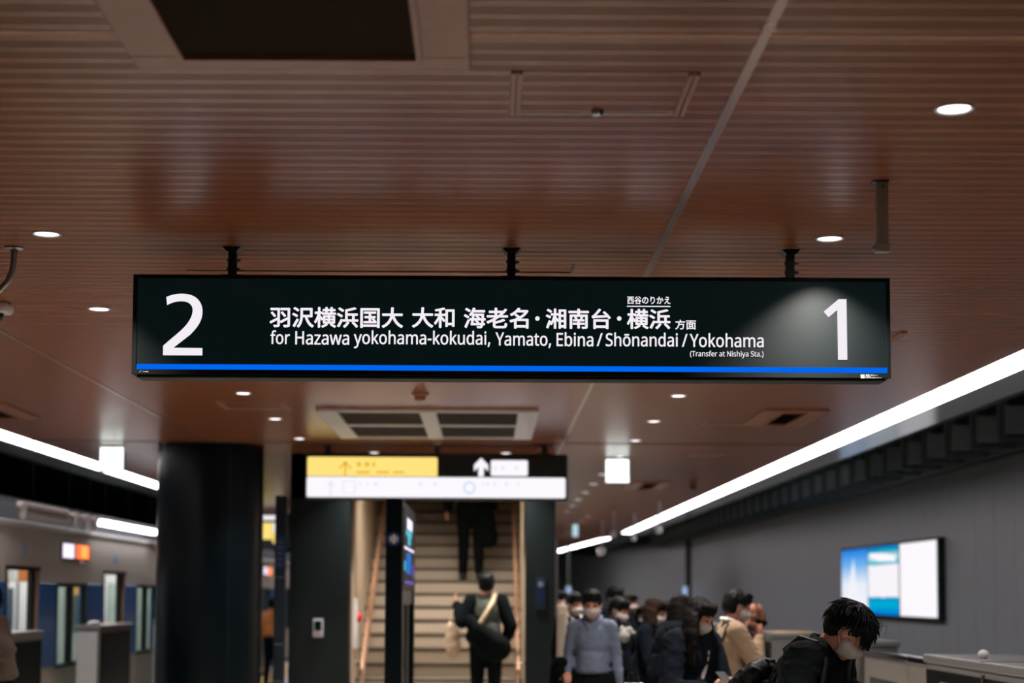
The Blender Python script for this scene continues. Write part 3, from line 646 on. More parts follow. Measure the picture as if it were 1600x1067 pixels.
# floor: platform, two track pits
fl = MB().box(-4.72, 3.5, -3, 110, -.3, 0).build('floor', M['floor'])
tag(fl, kind='structure')
MB().box(3.05, 3.35, -3, 110, 0, .006).build('tactile_strip', M['tactile'], fl)
MB().box(-4.25, -3.95, -3, 110, 0, .006).build('tactile_strip', M['tactile'], fl)
pit = MB().box(3.5, 7.2, -3, 110, -1.5, -1.3).box(-9.2, -4.72, -3, 110, -1.5, -1.3)
tag(pit.build('track_floor', M['void']), kind='structure')

# ceiling: backing slab and separate profiled planks
ceil = MB().box(XL, XR, 2.6, 18.0, CEIL + .022, CEIL + .1).box(XL, -2.15, 18.0, 32.2, CEIL + .022, CEIL + .1).box(.72, XR, 18.0, 32.2, CEIL + .022, CEIL + .1)
ceil.box(XL, XR, 32.2, 44.5, CEIL + .022, CEIL + .1).prism([(XL, 44.5), (XR, 44.5), (2.3, 62), (XL, 62)], 2, CEIL + .022, CEIL + .1)
ceil = tag(ceil.build('ceiling', M['wood_dark']), kind='structure')
PITCH_P = .095
PROF = [(.0035, .018), (.0035, .0015), (.005, 0), (.060, 0), (.0615, .0015), (.0615, .010), (.069, .010), (.069, .0015), (.0705, 0), (.089, 0), (.0905, .0015), (.0905, .018)]


def plank_mesh(x0, x1):
    mb = MB()
    mb.prism([(a, b) for a, b in PROF], 0, x0, x1)
    return mb.mesh('plank', M['wood'])


bays = [(XL + .01, JL - .014), (JL + .014, JR - .014), (JR + .014, XR - .01)]
Y0 = 3.45
for (a, b) in bays:
    me = plank_mesh(a, b)
    for k in range(98):
        o = bpy.data.objects.new('plank', me)
        COL.objects.link(o)
        o.parent = ceil
        o.location = (0, Y0 + k * PITCH_P, CEIL)
far = MB()
for bi, (a, b) in enumerate(bays):
    k = 98
    while Y0 + k * PITCH_P < 60:
        y = Y0 + k * PITCH_P
        bb = b
        if bi == 2 and y > 44.4:
            bb = XR - .05 - (y - 44.4) * .062
        i = len(far.v)
        n = len(PROF)
        aa = a
        if bi == 1 and 17.9 < y < 32.2:
            bb = -2.16
        for xx in (aa, bb):
            for p in PROF:
                far.v.append(Vector((xx, y + p[0], CEIL + p[1])))
        for q in range(n - 1):
            far.f.append((i + q, i + q + 1, i + n + q + 1, i + n + q))
            far.mi.append(0)
        k += 1
tag(far.build('plank', M['wood'], ceil), 'far ceiling planks too small to tell apart', kind='stuff')
for x in (JL, JR):
    MB().box(x - .015, x + .015, 2.6, 60, CEIL - .004, CEIL + .02).build('joint_strip', M['joint'], ceil)
for y in (4.385,):
    for (a, b) in (bays[0], (bays[1][0], -1.01), (-.054, bays[1][1]), bays[2]):
        MB().box(a, b, y - .014, y + .014, CEIL - .0012, CEIL + .01).build('cross_joint', M['seam'], ceil)
for (a, b) in bays:
    MB().box(a, b, 16.55, 16.62, CEIL - .004, CEIL + .01).build('cross_joint', M['wood_dark'], ceil)


# long linear lamps along both edges of the ceiling
def strip_lamp(x0, x1, y0, y1, label, x2=None, x3=None, z=CEIL, fascia=0):
    t = thing('linear_lamp', label, 'light', ((x0 + x1) / 2, y0, z))
    ox, oy = (x0 + x1) / 2, y0
    x2 = x0 if x2 is None else x2
    x3 = x1 if x3 is None else x3

    def pr(name, e, z0, z1, m):
        return MB().prism([(x0 - e - ox, 0), (x1 + e - ox, 0), (x3 + e - ox, y1 - oy), (x2 - e - ox, y1 - oy)], 2, z0, z1).build(name, m, t)
    pr('diffuser', 0, -.004, .03, M['strip'])
    pr('housing', .012, .03, .1, M['steel'])
    return t


strip_lamp(3.29, 3.52, 2.62, 41.0, 'long white linear lamp along the right edge of the wooden ceiling')
strip_lamp(3.06, 3.30, 45.2, 59.5, 'short far linear lamp bending inwards past the gap at the right-hand end', x2=2.30, x3=2.52)
strip_lamp(-4.83, -4.60, 2.62, 60.0, 'long white linear lamp above the train on the left side')
tag(MB().prism([(3.535, 3.10), (3.90, 3.10), (3.90, 3.13), (3.535, 3.13)], 1, 2.0, 42).build('trim_1', mat('soffit_grey', (150, 156, 160), rough=.18)), kind='structure')
tag(MB().prism([(-4.845, 3.10), (-5.25, 3.10), (-5.25, 3.13), (-4.845, 3.13)], 1, 2.0, 60).build('trim_2', M['rack']), kind='structure')

# dark tunnel shell above and beyond the tracks
tag(MB().box(3.90, 7.4, -2, 110, 4.4, 4.6).box(3.90, 3.98, -2, 110, 3.10, 4.4).box(-9.4, -5.25, -2, 110, 4.4, 4.6).box(-5.33, -5.25, -2, 110, 3.10, 4.4)
    .box(-5, 7.4, 62, 62.2, 3.0, 4.6).build('ceiling_tunnel', M['void']), kind='structure')
tag(MB().box(-9.4, -9.2, -2, 110, -1.5, 4.6).build('wall_left', M['void']), kind='structure')
tag(MB().box(-9.4, 7.4, 110, 110.3, -1.5, 4.6).build('wall_far', M['grey_dark']), kind='structure')
tag(MB().box(-9.4, 7.4, -6.3, -6.0, -1.5, 4.6).build('wall_near', M['grey_dark']), kind='structure')
tag(MB().box(XL, XR, -6, 2.6, CEIL + .022, CEIL + .1).build('ceiling_near', M['wood_dark']), kind='structure')

# right track wall made of panels, dark posts, rack above
wr = tag(MB().box(6.24, 7.4, -2, 110, -1.5, 4.6).build('wall_right', M['grey_dark']), kind='structure')
pm = MB().bev(6.20, 6.235, .006, .794, -.6, 3.27, b=.006, seg=1).mesh('panel', M['grey_wall'])
k = 0
y = 9.2
while y < 51.5:
    o = bpy.data.objects.new('panel', pm)
    COL.objects.link(o)
    o.parent = wr
    o.location = (0, y, 0)
    y += .8
MB().bev(6.08, 6.235, 51.0, 51.5, -.6, 4.2).build('post', M['grey_dark'], wr)
# beyond the post the tunnel wall swings in with the curve of the line
ang = math.atan2(4.9, 26.0)
for k in range(33):
    o = bpy.data.objects.new('panel', pm)
    COL.objects.link(o)
    o.parent = wr
    o.rotation_euler = (0, 0, ang)
    o.location = Vector((6.2, 52.0, 0)) + Matrix.Rotation(ang, 3, 'Z') @ Vector((-6.2, .8 * k, 0))
tag(MB().quadbox([(6.26, 51.9, -.7), (6.5, 51.9, -.7), (1.4, 79, -.7), (1.15, 79, -.7), (6.26, 51.9, 4.4), (6.5, 51.9, 4.4), (1.4, 79, 4.4), (1.15, 79, 4.4)]).build('wall_right_far', M['grey_dark']), kind='structure')
rk = thing('cable_rack', 'dark cable rack with a row of grey boxes high above the right track', 'rack', (5.4, 8, 3.2))
MB().box(.30, .36, 0, 50, -.02, .05).build('rail', M['rack'], rk)
MB().box(-.16, -.10, 0, 50, .40, .46).build('rail', M['rack'], rk)
bxm = MB().bev(-.12, .13, -.03, .05, .06, .35, b=.012, seg=1).mesh('box', M['rackbox'])
brm = MB().box(-.19, -.14, -.02, .05, -.02, .46).box(-.19, .34, -.02, .04, -.02, .03).box(.15, .8, -.02, .04, .38, .43).box(.15, .20, -.03, .05, -.0, .5).mesh('bracket', M['rack'])
for k in range(46):
    for nm, me in (('box', bxm), ('bracket', brm)):
        o = bpy.data.objects.new(nm, me)
        COL.objects.link(o)
        o.parent = rk
        o.location = (0, 1.0 * k + .94, 0)
for yy in (12, 24, 36, 48):
    MB().box(.31, .35, yy - 8, yy - 7.95, .05, 1.2).build('hanger', M['rack'], rk)


# round panel-signs on the far posts
def post_sign(x, y, z, w, h, label):
    t = thing('post_sign', label, 'sign', (x, y, z))
    MB().bev(-w / 2 - .02, w / 2 + .02, 0, .06, -h / 2 - .02, h / 2 + .02, b=.02).build('case', M['white'], t)
    MB().bev(-w / 2, w / 2, -.006, .002, -h / 2, h / 2, b=.003).build('face', glow('post_sign_face', (.42, .6, .95), .8, raw=True), t)


post_sign(6.0, 50.9, 1.68, .13, .30, 'small pale blue lit sign on the far dark wall post')
post_sign(2.5, 52, 1.7, .14, .2, 'small pale blue lit sign far away over the crowd beside the stair wall')
tag(MB().tube((2.5, 52.1, 0), .04, (2.5, 52.1, 3.1)).build('sign_post', M['steel']), 'thin far steel post carrying the small pale blue sign over the crowd', 'post')

# ------------------------------------------------------------------ backlit advertising on the right wall
ad = thing('advertising_screen', 'wide three-part backlit advertising display on the grey wall across the track', 'screen', (6.2, 25.7, 1.83))
MB().bev(-.10, 0, -3.10, 3.12, -.57, .57, b=.01).build('frame', M['black'], ad)
pics = [(-3.03, -1.02, M['g_white'], 'plain white panel'),
        (-.92, 1.05, picture_mat('poster_sea', [(0, (.0, .13, .62)), (.16, (.0, .42, .66)), (.27, (.0, .3, .55)), (.275, (.93, .9, .95)), (.74, (.93, .9, .95)), (.75, (.0, .42, .55)), (.86, (.45, .8, .85)), (.95, (.0, .33, .45)), (1, (.0, .2, .6))], distort=.03, nscale=3), 'panel with white box between turquoise bands'),
        (1.12, 3.05, picture_mat('poster_sky', [(0, (.9, .88, .95)), (.45, (.8, .86, .95)), (.75, (.16, .45, .86)), (1, (.0, .2, .75))], distort=.0), 'blue sky panel fading to white')]
for y0, y1, m, lb in pics:
    o = MB().bev(-.108, -.10, y0, y1, -.53, .53, b=.002).build('panel', m, ad)
    o['label'] = lb
# pale peak on the blue panel, cloud streaks on the turquoise band
sp = MB().prism([(1.4, -.5), (2.8, -.5), (2.45, -.05), (2.1, .40), (1.95, -.0), (1.7, -.25)], 0, -.1095, -.108).build('print', picture_mat('poster_peak', [(0, (.93, .9, .96)), (.8, (.85, .88, .96)), (1, (.5, .7, .92))], distort=.0), ad)
sp['label'] = 'pale pointed peak printed on the blue panel'
MB().prism([(-.8, .28), (.3, .30), (.9, .36), (.95, .44), (.0, .42), (-.7, .38)], 0, -.1095, -.108).build('print', M['g_white'], ad)


# ------------------------------------------------------------------ platform barriers
def barrier_box(side, y0, y1, label, end_light=True, labely=None):
    """a fixed housing of the half-height platform doors; side +1 = right platform edge"""
    xa, xb = (2.9, 3.47) if side > 0 else (-4.66, -4.4)
    t = thing('barrier_housing', label, 'barrier', ((xa + xb) / 2, y0, 0), group=None)
    c = (xa + xb) / 2
    hw = (xb - xa) / 2
    L = y1 - y0
    body = MB().bev(-hw, hw, 0, L, 0, 1.16, b=.015)
    body.build('body', M['psd'], t)
    MB().bev(-hw - .015, hw + .015, -.015, L + .015, 1.16, 1.215, b=.012).build('top_cover', M['psd'], t)
    inner = -hw - .006 if side > 0 else hw - .004
    MB().bev(inner, inner + .01, .06, L - .03, .12, 1.12, b=.003).build('glass_panel', M['psd_dark'], t)
    if L > 2.5:
        n = int(L / 1.4)
        for k in range(1, n + 1):
            MB().box(inner - .006, inner + .012, k * L / (n + 1) - .02, k * L / (n + 1) + .02, .1, 1.14).build('mullion', M['steel'], t)
            MB().box(-hw - .017, hw + .017, k * L / (n + 1) - .006, k * L / (n + 1) + .006, 1.214, 1.218).build('seam', M['psd_dark'], t)
    if labely is not None:
        MB().box(-hw * .7, hw * .7, labely, labely + .5, 1.215, 1.218).build('label_plate', M['yellow_label'], t)
    return t, hw


def barrier_leaf(side, y0, y1, label, group=None):
    x = 3.2 if side > 0 else -4.55
    t = thing('barrier_door', label, 'gate', (x, y0, 0), group=group)
    L = y1 - y0
    MB().bev(-.03, .03, 0, L, 0, 1.09, b=.01).build('leaf', M['psd_light'], t)
    MB().bev(-.045, .045, 0, L, 1.09, 1.145, b=.012).build('top_rail', M['chrome'], t)
    w = MB().bev(-.036, .036, L * .2, L * .85, .35, .93, b=.01).build('window', M['glass'], t)
    return t


bt, hw = barrier_box(1, 4.6, 11.09, 'long grey platform barrier housing with yellow label near the frame edge', labely=4.0)
MB().bev(-hw - .014, -hw, 5.7, 6.1, .85, 1.05, b=.002).build('notice', M['pink_label'], bt)
MB().ell((-hw + .15, 5.7, 1.24), (.035, .035, .03)).build('sensor_cap', M['white'], bt, smooth=True)
barrier_leaf(1, 11.15, 12.62, 'pale barrier door leaf next to the near grey housing')
barrier_leaf(1, 12.66, 14.1, 'pale barrier door leaf behind the bowed man\'s face')
barrier_box(1, 14.14, 15.3, 'short grey barrier housing behind the man with the backpack')
barrier_leaf(1, 15.34, 17.0, 'pale barrier door leaf right of the yellow labelled housing')
barrier_box(1, 17.05, 18.0, 'small grey barrier housing with yellow label beside the bald man', labely=.25)
for k in range(5):
    y = 18.1 + k * 5.1
    barrier_leaf(1, y, y + 1.9, 'distant barrier door leaf hidden behind the waiting crowd', 'distant barrier leaves')
    barrier_leaf(1, y + 1.94, y + 3.8, 'distant barrier door leaf hidden behind the waiting crowd', 'distant barrier leaves')
    t, _ = barrier_box(1, y + 3.85, y + 5.05, 'distant barrier housing hidden behind the waiting crowd')
    t['label'] = '%s distant barrier housing behind the waiting crowd, counted from the yellow labelled one' % ['first', 'second', 'third', 'fourth', 'fifth'][k]
for y0, y1, lb in ((12.4, 16.5, 'dark glass barrier housing by the left frame edge with the open train door behind it'),
                   (18.95, 20.6, 'barrier housing with pale end and dark glass left of the round column'),
                   (23.3, 25.0, 'barrier housing hidden behind the round column'),
                   (27.6, 29.3, 'barrier housing seen through the gap right of the column'),
                   (31.9, 33.6, 'farthest barrier housing in the gap right of the column')):
    t, hw = barrier_box(-1, y0, y1, lb)
    MB().box(-hw * .75, hw * .4, (y1 - y0) * .55, (y1 - y0) * .85, 1.215, 1.218).build('label_plate', M['yellow_label'], t)
    MB().ell((0, .25, 1.235), (.06, .2, .03)).build('end_cap', M['white'], t, smooth=True)
    MB().bev(-hw, hw * .8, -.012, 0, .05, 1.14, b=.003).build('end_panel', M['white'], t)

# ------------------------------------------------------------------ train at the left platform edge
tr = thing('train', 'silver commuter train with blue window band standing at the left platform', 'train', (-4.9, 8, 0))
TX = -4.9
doors = [17.56 + 4.29 * k for k in range(-2, 9)]
wins = [19.63 + 4.29 * k for k in range(-2, 8)]
DW, WW = .62, .70


def tbox(name, x0, x1, y0, y1, z0, z1, m, b=.004, parent=None):
    return MB().bev(x0 - TX, x1 - TX, y0 - 8, y1 - 8, z0, z1, b=b, seg=1).build(name, m, parent or tr)


YA, YB = 8.2, 52.5
tbox('upper_side', -5.0, -4.9, YA, YB, 1.84, 2.28, M['train'])
tbox('gutter', -4.95, -4.87, YA, YB, 2.28, 2.325, M['train_trim'])
rf = MB().prism([(-.02, 2.32), (-.12, 2.50), (-.5, 2.66), (-1.4, 2.74), (-2.3, 2.66), (-2.7, 2.50), (-2.8, 2.32), (-2.75, 2.25), (-.07, 2.25)], 1, YA - 8, YB - 8).build('roof', M['train_roof'], tr)
tbox('far_side', -7.7, -7.62, YA, YB, -.9, 2.3, M['train_in'])
tbox('interior_floor', -7.65, -4.92, YA, YB, -.06, .0, M['rubber'])
tbox('interior_ceiling', -7.65, -5.0, YA, YB, 2.2, 2.25, M['train_in'])
tbox('interior_lamp', -5.75, -5.5, YA, YB, 2.16, 2.2, M['train_lamp'])
tbox('interior_lamp', -7.1, -6.85, YA, YB, 2.16, 2.2, M['train_lamp'])
ys = sorted([(d - DW, d + DW, 'd') for d in doors] + [(w - WW, w + WW, 'w') for w in wins])
prev = YA
for y0, y1, kd in ys + [(YB, YB, 'e')]:
    if y0 > prev:
        tbox('side_panel', -5.0, -4.9, prev, y0, .0, .76, M['train'])
        tbox('side_panel', -5.0, -4.9, prev, y0, 1.69, 1.84, M['train'])
        tbox('blue_panel', -5.0, -4.893, prev + .01, y0 - .01, .76, 1.69, M['train_blue'])
    if kd == 'w':
        tbox('side_panel', -5.0, -4.9, y0, y1, .0, .73, M['train'])
        tbox('side_panel', -5.0, -4.9, y0, y1, 1.69, 1.84, M['train'])
        wf = MB()
        for a, b_, c, d_ in ((y0, y1, 1.65, 1.69), (y0, y1, .73, .77), (y0, y0 + .04, .77, 1.65), (y1 - .04, y1, .77, 1.65), ((y0 + y1) / 2 - .04, (y0 + y1) / 2 + .04, .77, 1.65)):
            wf.box(-.07, .012, a - 8, b_ - 8, c, d_)
        wf = wf.build('window_frame', M['rubber'], tr)
        tbox('pane', -4.955, -4.935, y0 + .04, (y0 + y1) / 2 - .04, .77, 1.65, M['train_glass'], parent=wf)
        tbox('pane', -4.955, -4.935, (y0 + y1) / 2 + .04, y1 - .04, .77, 1.65, M['train_glass'], parent=wf)
        tbox('seat', -5.55, -5.02, y0, y1, .38, .45, M['seat_blue'])
    if kd == 'd':
        df = MB()
        for a, b_, c, d_ in ((y0 - .03, y1 + .03, 1.82, 1.86), (y0 - .03, y0 + .02, 0, 1.82)):
            df.box(-.1, .01, a - 8, b_ - 8, c, d_)
        df.build('door_frame', M['rubber'], tr)
        tbox('door_jamb', -5.0, -4.9, y1 - .01, y1 + .04, 0, 1.84, M['jamb'])
        tbox('door_edge', -4.99, -4.94, y1 - .14, y1 - .02, 0, 1.82, M['rubber'])
    prev = y1
for d in doors:
    tbox('partition', -5.45, -5.42, d + DW + .05, d + DW + .3, .3, 1.9, M['white'])
    p = MB().tube((-5.35 - TX, d + DW - 8.0, 0), .017, (-5.35 - TX, d + DW - 8.0, 2.2)).tube((-6.3 - TX, d - 8, 0), .017, (-6.3 - TX, d - 8, 2.2))
    p.build('grab_pole', M['chrome'], tr, smooth=True)
    # far door opposite and a seat bay with its end screen, hanging notices
    tbox('end_screen', -6.02, -6.0, d + .2, d + .75, .4, 1.75, M['seat_blue'] if int(d) % 2 else M['train_glass'])
    for q in (0, 1, 2):
        MB().tube((-6.0 - .35 * q - TX, d + .9 + .5 * q - 8, 0), .022, (-6.0 - .35 * q - TX, d + .9 + .5 * q - 8, 2.2)).build('grab_pole', M['steel'], tr, smooth=True)
    tbox('far_door', -7.62, -7.59, d - DW, d + DW, 0, 1.84, M['white'])
    f2 = MB()
    for s in (-1, 1):
        f2.box(-7.588 - TX, -7.575 - TX, d - 8 + s * .31 - .2, d - 8 + s * .31 + .2, .85, 1.65)
    f2.build('far_door_window', M['glass'], tr)
    for k in range(3):
        xx = -5.9 - k * .45
        tbox('hanging_notice', xx - .18, xx + .18, d - .3 + .8 * (k == 1), d - .28 + .8 * (k == 1), 1.72, 2.05, M['white'] if (k + int(d)) % 3 else M['orange'])
    for k in range(5):
        h = MB()
        yy = d + .8 + k * .35 - 8
        h.tube((-5.6 - TX, yy, 2.1), .006, (-5.6 - TX, yy, 1.8), n=6)
        h.tube((-5.6 - TX, yy - .05, 1.76), .008, (-5.6 - TX, yy + .05, 1.76), n=6).tube((-5.6 - TX, yy - .05, 1.76), .008, (-5.6 - TX, yy, 1.82), n=6).tube((-5.6 - TX, yy + .05, 1.76), .008, (-5.6 - TX, yy, 1.82), n=6)
        h.build('strap_handle', M['white'], tr)
o = tbox('door_poster', -5.50, -5.47, 21.9, 22.4, 1.55, 1.80, M['g_poster'])
# destination displays, door plates
for y in (19.12, 19.12 + 17.16):
    tbox('display_case', -4.91, -4.885, y - .03, y + 1.3, 1.97, 2.16, M['black'])
    tbox('display', -4.886, -4.878, y, y + .5, 1.985, 2.15, M['g_pinkwhite'])
    tbox('display', -4.886, -4.878, y + .62, y + 1.24, 1.985, 2.15, M['g_orange'])
    tbox('display', -4.880, -4.875, y + .85, y + 1.15, 2.0, 2.14, M['g_orange2'])
    MB().cap((.03, y + .85 - 8, 1.93), .03, (.05, y + .9 - 8, 1.90), .02).build('side_camera', M['white'], tr, smooth=True)
for d in doors:
    tbox('door_plate', -4.9, -4.894, d - .08, d + .14, 1.96, 2.09, M['plate'])
tbox('underframe', -7.6, -4.95, YA, YB, -1.0, -.06, M['rubber'])
tbox('side_panel', -5.0, -4.9, YA - .3, YA, 0, 2.3, M['train'])

# lamp tube and duct above the train
t = thing('track_lamp', 'white tube lamp hung above the train roof left of the round column', 'light', (-4.8, 20.5, 2.45))
MB().bev(-.05, .05, 0, 3.4, -.035, .03, b=.02).build('tube', M['strip'], t)
MB().bev(-.06, .06, -.05, 3.45, .03, .07, b=.01).build('housing', M['steel'], t)
for yy in (.3, 1.7, 3.1):
    MB().tube((0, yy, .07), .0025, (0, yy, 1.9), n=6).build('hanger', M['housing'], t)
t = thing('cable_duct', 'pale metal duct with fittings hung above the train at left', 'duct', (-4.8, 17.0, 2.44))
MB().bev(-.03, .03, 0, 1.9, .02, .075, b=.008).build('rail', M['duct'], t)
MB().bev(-.015, .02, .1, 1.9, -.11, .02, b=.004).build('side_plate', M['duct'], t)
for yy in (.12, 2.25, 2.8, 3.25):
    MB().tube((0, yy, -.1), .035, (0, yy, .07), .05).build('fitting', M['duct'], t, smooth=True)
MB().bev(-.02, .02, 1.9, 3.4, .0, .05, b=.008).build('rail', M['duct'], t)
for yy in (.5, 2.0, 3.0):
    MB().tube((0, yy, .05), .0025, (0, yy, 1.9), n=6).build('hanger', M['housing'], t)


# ------------------------------------------------------------------ main hanging sign
SY = 7.14                     # front plane of the sign
SX0, SX1 = -1.546, 1.734
SZ0, SZ1 = 2.535, 2.972
sg = thing('platform_sign', 'wide black hanging platform sign with white lettering, numbers 2 and 1 and a blue line', 'sign', (0, SY, 2.75))


def rel(o):
    """keep world coordinates of a mesh that is parented to the sign"""
    o.location = (0, -SY, -2.75) if False else (-0.0, -SY, -2.75)
    return o


rel(MB().bev(SX0, SX1, SY, SY + .135, SZ0, SZ1, b=.006).build('housing', M['housing'], sg))
fr = MB()
for a, b, c, d in ((SX0, SX1, SZ1 - .018, SZ1), (SX0, SX1, SZ0, SZ0 + .030), (SX0, SX0 + .020, SZ0 + .03, SZ1 - .018), (SX1 - .018, SX1, SZ0 + .03, SZ1 - .018)):
    fr.bev(a, b, SY - .006, SY + .002, c, d, b=.001, seg=1)
rel(fr.build('bezel', M['housing'], sg))
rel(MB().box(SX0 + .02, SX1 - .018, SY - .004, SY + .004, SZ0 + .03, SZ1 - .018).build('screen', M['screen'], sg))
rel(MB().bev(SX0 + .02, SX1 - .02, SY + .002, SY + .12, SZ0 - .012, SZ0, b=.004, seg=1).build('bottom_tray', M['housing'], sg))
FY = SY - .0052
a = at(214, 569.5, SY); b = at(1386, 584, SY)
rel(MB().box(a.x, b.x, FY - .001, FY, (at(214, 577, SY).z), (at(214, 568.7, SY).z)).build('blue_line', M['sign_blue'], sg))


def sign_text(name, s, px0, px1, pt, pb, bold, tm=None, label=None):
    """ink box given by the photo pixels of its left, right, top and bottom"""
    p0 = at(px0, pb, FY); p1 = at(px1, pt, FY)
    q0 = at(px0, pt, FY); q1 = at(px1, pb, FY)
    o = text_mesh(name, s, p0.x, p1.x, (p0.z + q1.z) / 2, (p1.z + q0.z) / 2, FY, tm or M['letters'], sg, bold)
    rel(o)
    if label:
        o['label'] = label
    return o


# figures drawn from their own outlines
def figure(name, pts, holes=()):
    cu = bpy.data.curves.new(name, 'CURVE')
    cu.dimensions = '2D'
    cu.fill_mode = 'BOTH'
    cu.extrude = .0005
    sp = cu.splines.new('POLY')
    sp.points.add(len(pts) - 1)
    for k, p in enumerate(pts):
        w = at(p[0], p[1], FY)
        sp.points[k].co = (w.x, w.z, 0, 1)
    sp.use_cyclic_u = True
    tmp = bpy.data.objects.new('tmp', cu)
    COL.objects.link(tmp)
    me = bpy.data.meshes.new_from_object(tmp.evaluated_get(bpy.context.evaluated_depsgraph_get()))
    bpy.data.objects.remove(tmp)
    for v in me.vertices:
        x, y, z = v.co
        v.co = (x, FY - z, y)
    me.materials.clear()
    me.materials.append(M['letters'])
    o = bpy.data.objects.new(name, me)
    COL.objects.link(o)
    o.parent = sg
    return rel(o)


def bez(p0, p1, p2, p3, n=12):
    return [tuple((1 - t) ** 3 * p0[k] + 3 * (1 - t) ** 2 * t * p1[k] + 3 * (1 - t) * t * t * p2[k] + t ** 3 * p3[k] for k in (0, 1)) for t in [i / n for i in range(n)]]


two = []
two += bez((259.8, 464.0), (268.5, 460.2), (276.0, 458.8), (284.5, 458.8))
two += bez((284.5, 458.8), (304.0, 458.8), (316.4, 469.0), (316.4, 487.0))
two += bez((316.4, 487.0), (316.4, 503.0), (305.5, 514.5), (297.0, 523.0))
two += [(297.0, 523.0), (271.0, 543.2), (316.2, 543.8), (316.2, 555.2), (254.6, 555.0), (254.8, 540.2)]
two += bez((254.8, 540.2), (268.0, 528.0), (283.0, 517.5), (291.0, 507.5))
two += bez((291.0, 507.5), (298.5, 498.0), (301.2, 490.5), (301.0, 484.0))
two += bez((301.0, 484.0), (300.8, 475.5), (294.0, 470.6), (283.5, 470.6))
two += bez((283.5, 470.6), (276.0, 470.6), (269.0, 472.4), (261.2, 476.6))
two += [(261.2, 476.6)]
figure('number_two', two)
figure('number_one', [(1286.8, 487.0), (1310.2, 467.4), (1322.6, 467.4), (1324.0, 562.0), (1309.4, 562.0), (1308.2, 484.4), (1294.6, 495.8)])

JB = (.0075, .0075)
sign_text('lettering', '羽沢横浜国大', 421, 630, 479.6, 512.2, JB)
sign_text('lettering', '大和', 643.5, 710.5, 480, 512.2, JB)
sign_text('lettering', '海老名', 724.5, 826, 480.6, 513.4, JB)
for cx in (839.7, 967.5):
    c = at(cx, 497.6, FY)
    rel(MB().tube((c.x, FY, c.z), .0098, (c.x, FY - .001, c.z), n=20).build('lettering', M['letters'], sg))
sign_text('lettering', '湘南台', 852.5, 954.5, 482.0, 514.0, JB)
sign_text('lettering', '横浜', 979.5, 1047.5, 482.6, 514.4, JB)
sign_text('lettering', '方面', 1055, 1087.5, 499.4, 514.8, JB)
sign_text('lettering', '西谷のりかえ', 980, 1047.5, 462.8, 475.4, (.008, .008))
a = at(979.5, 477.7, FY); b = at(1047.5, 479.6, FY)
rel(MB().box(a.x, b.x, FY - .001, FY, b.z, a.z).build('underline', M['letters'], sg))
LB = (.012, .008)
for s, x0, x1, y0, y1 in (('for', 422.2, 453.2, 516.0, 537.8), ('Hazawa', 461.2, 545.8, 517.6, 538.6), ('yokohama-kokudai,', 552.6, 766.2, 516.4, 544.6),
                          ('Yamato,', 774.0, 861.2, 519.4, 543.6), ('Ebina', 869.6, 927.2, 519.0, 541.2), ('/', 932.2, 941.8, 520.4, 540.8),
                          ('Shōnandai', 946.4, 1059.0, 519.6, 541.4), ('/', 1065.4, 1074.4, 521.6, 541.8), ('Yokohama', 1077.6, 1193.2, 520.6, 542.6)):
    sign_text('lettering', s, x0, x1, y0, y1, LB)
sign_text('lettering', '(Transfer at Nishiya Sta.)', 1078.2, 1193.0, 548.0, 559.6, (.009, .006))
# small stickers on the lower bezel
FYs = SY - .0068


def bez_text(s, x0, x1, y0, y1, m, bold=(0, 0)):
    p0 = at(x0, y1, FYs); p1 = at(x1, y0, FYs)
    rel(text_mesh('sticker_text', s, p0.x, p1.x, p0.z, p1.z, FYs, m, sg, bold, depth=.0004))


stw = mat('sticker_white', (190, 195, 200), rough=.6)
stg = mat('sticker_green', (150, 215, 140), rough=.6)
stt = mat('sticker_teal', (90, 200, 170), rough=.6)
bez_text('環境にやさしい', 1352.6, 1371, 584.9, 587.6, stw)
bez_text('LEDを使用しています', 1352.6, 1377, 588.2, 590.8, stw)
p = at(1348, 588, FYs)
rel(MB().bev(p.x - .0085, p.x + .0075, FYs - .0004, FYs, p.z - .0085, p.z + .0075, b=.003).build('leaf_mark', stg, sg))
rel(MB().quadbox([(p.x - .007, FYs - .0008, p.z - .007), (p.x + .006, FYs - .0008, p.z + .003), (p.x + .006, FYs - .0006, p.z + .003), (p.x - .007, FYs - .0006, p.z - .007),
                  (p.x - .007, FYs - .0008, p.z - .0055), (p.x + .006, FYs - .0008, p.z + .0045), (p.x + .006, FYs - .0006, p.z + .0045), (p.x - .007, FYs - .0006, p.z - .0055)]).build('leaf_vein', M['housing'], sg))
p = at(219, 580.2, FYs)
rel(MB().quadbox([(p.x - .004, FYs - .0004, p.z - .004), (p.x - .001, FYs - .0004, p.z - .004), (p.x - .001, FYs, p.z - .004), (p.x - .004, FYs, p.z - .004),
                  (p.x + .002, FYs - .0004, p.z + .004), (p.x + .006, FYs - .0004, p.z + .004), (p.x + .006, FYs, p.z + .004), (p.x + .002, FYs, p.z + .004)]).build('tick_mark', stt, sg))
m = MB()
for k in range(8):
    q = at(223 + k * 1.15, 580.4, FYs)
    m.box(q.x, q.x + .002, FYs - .0004, FYs, q.z - .002 - .001 * (k > 3), q.z + .001 + .001 * (k > 3))
rel(m.build('tiny_print', stw, sg))
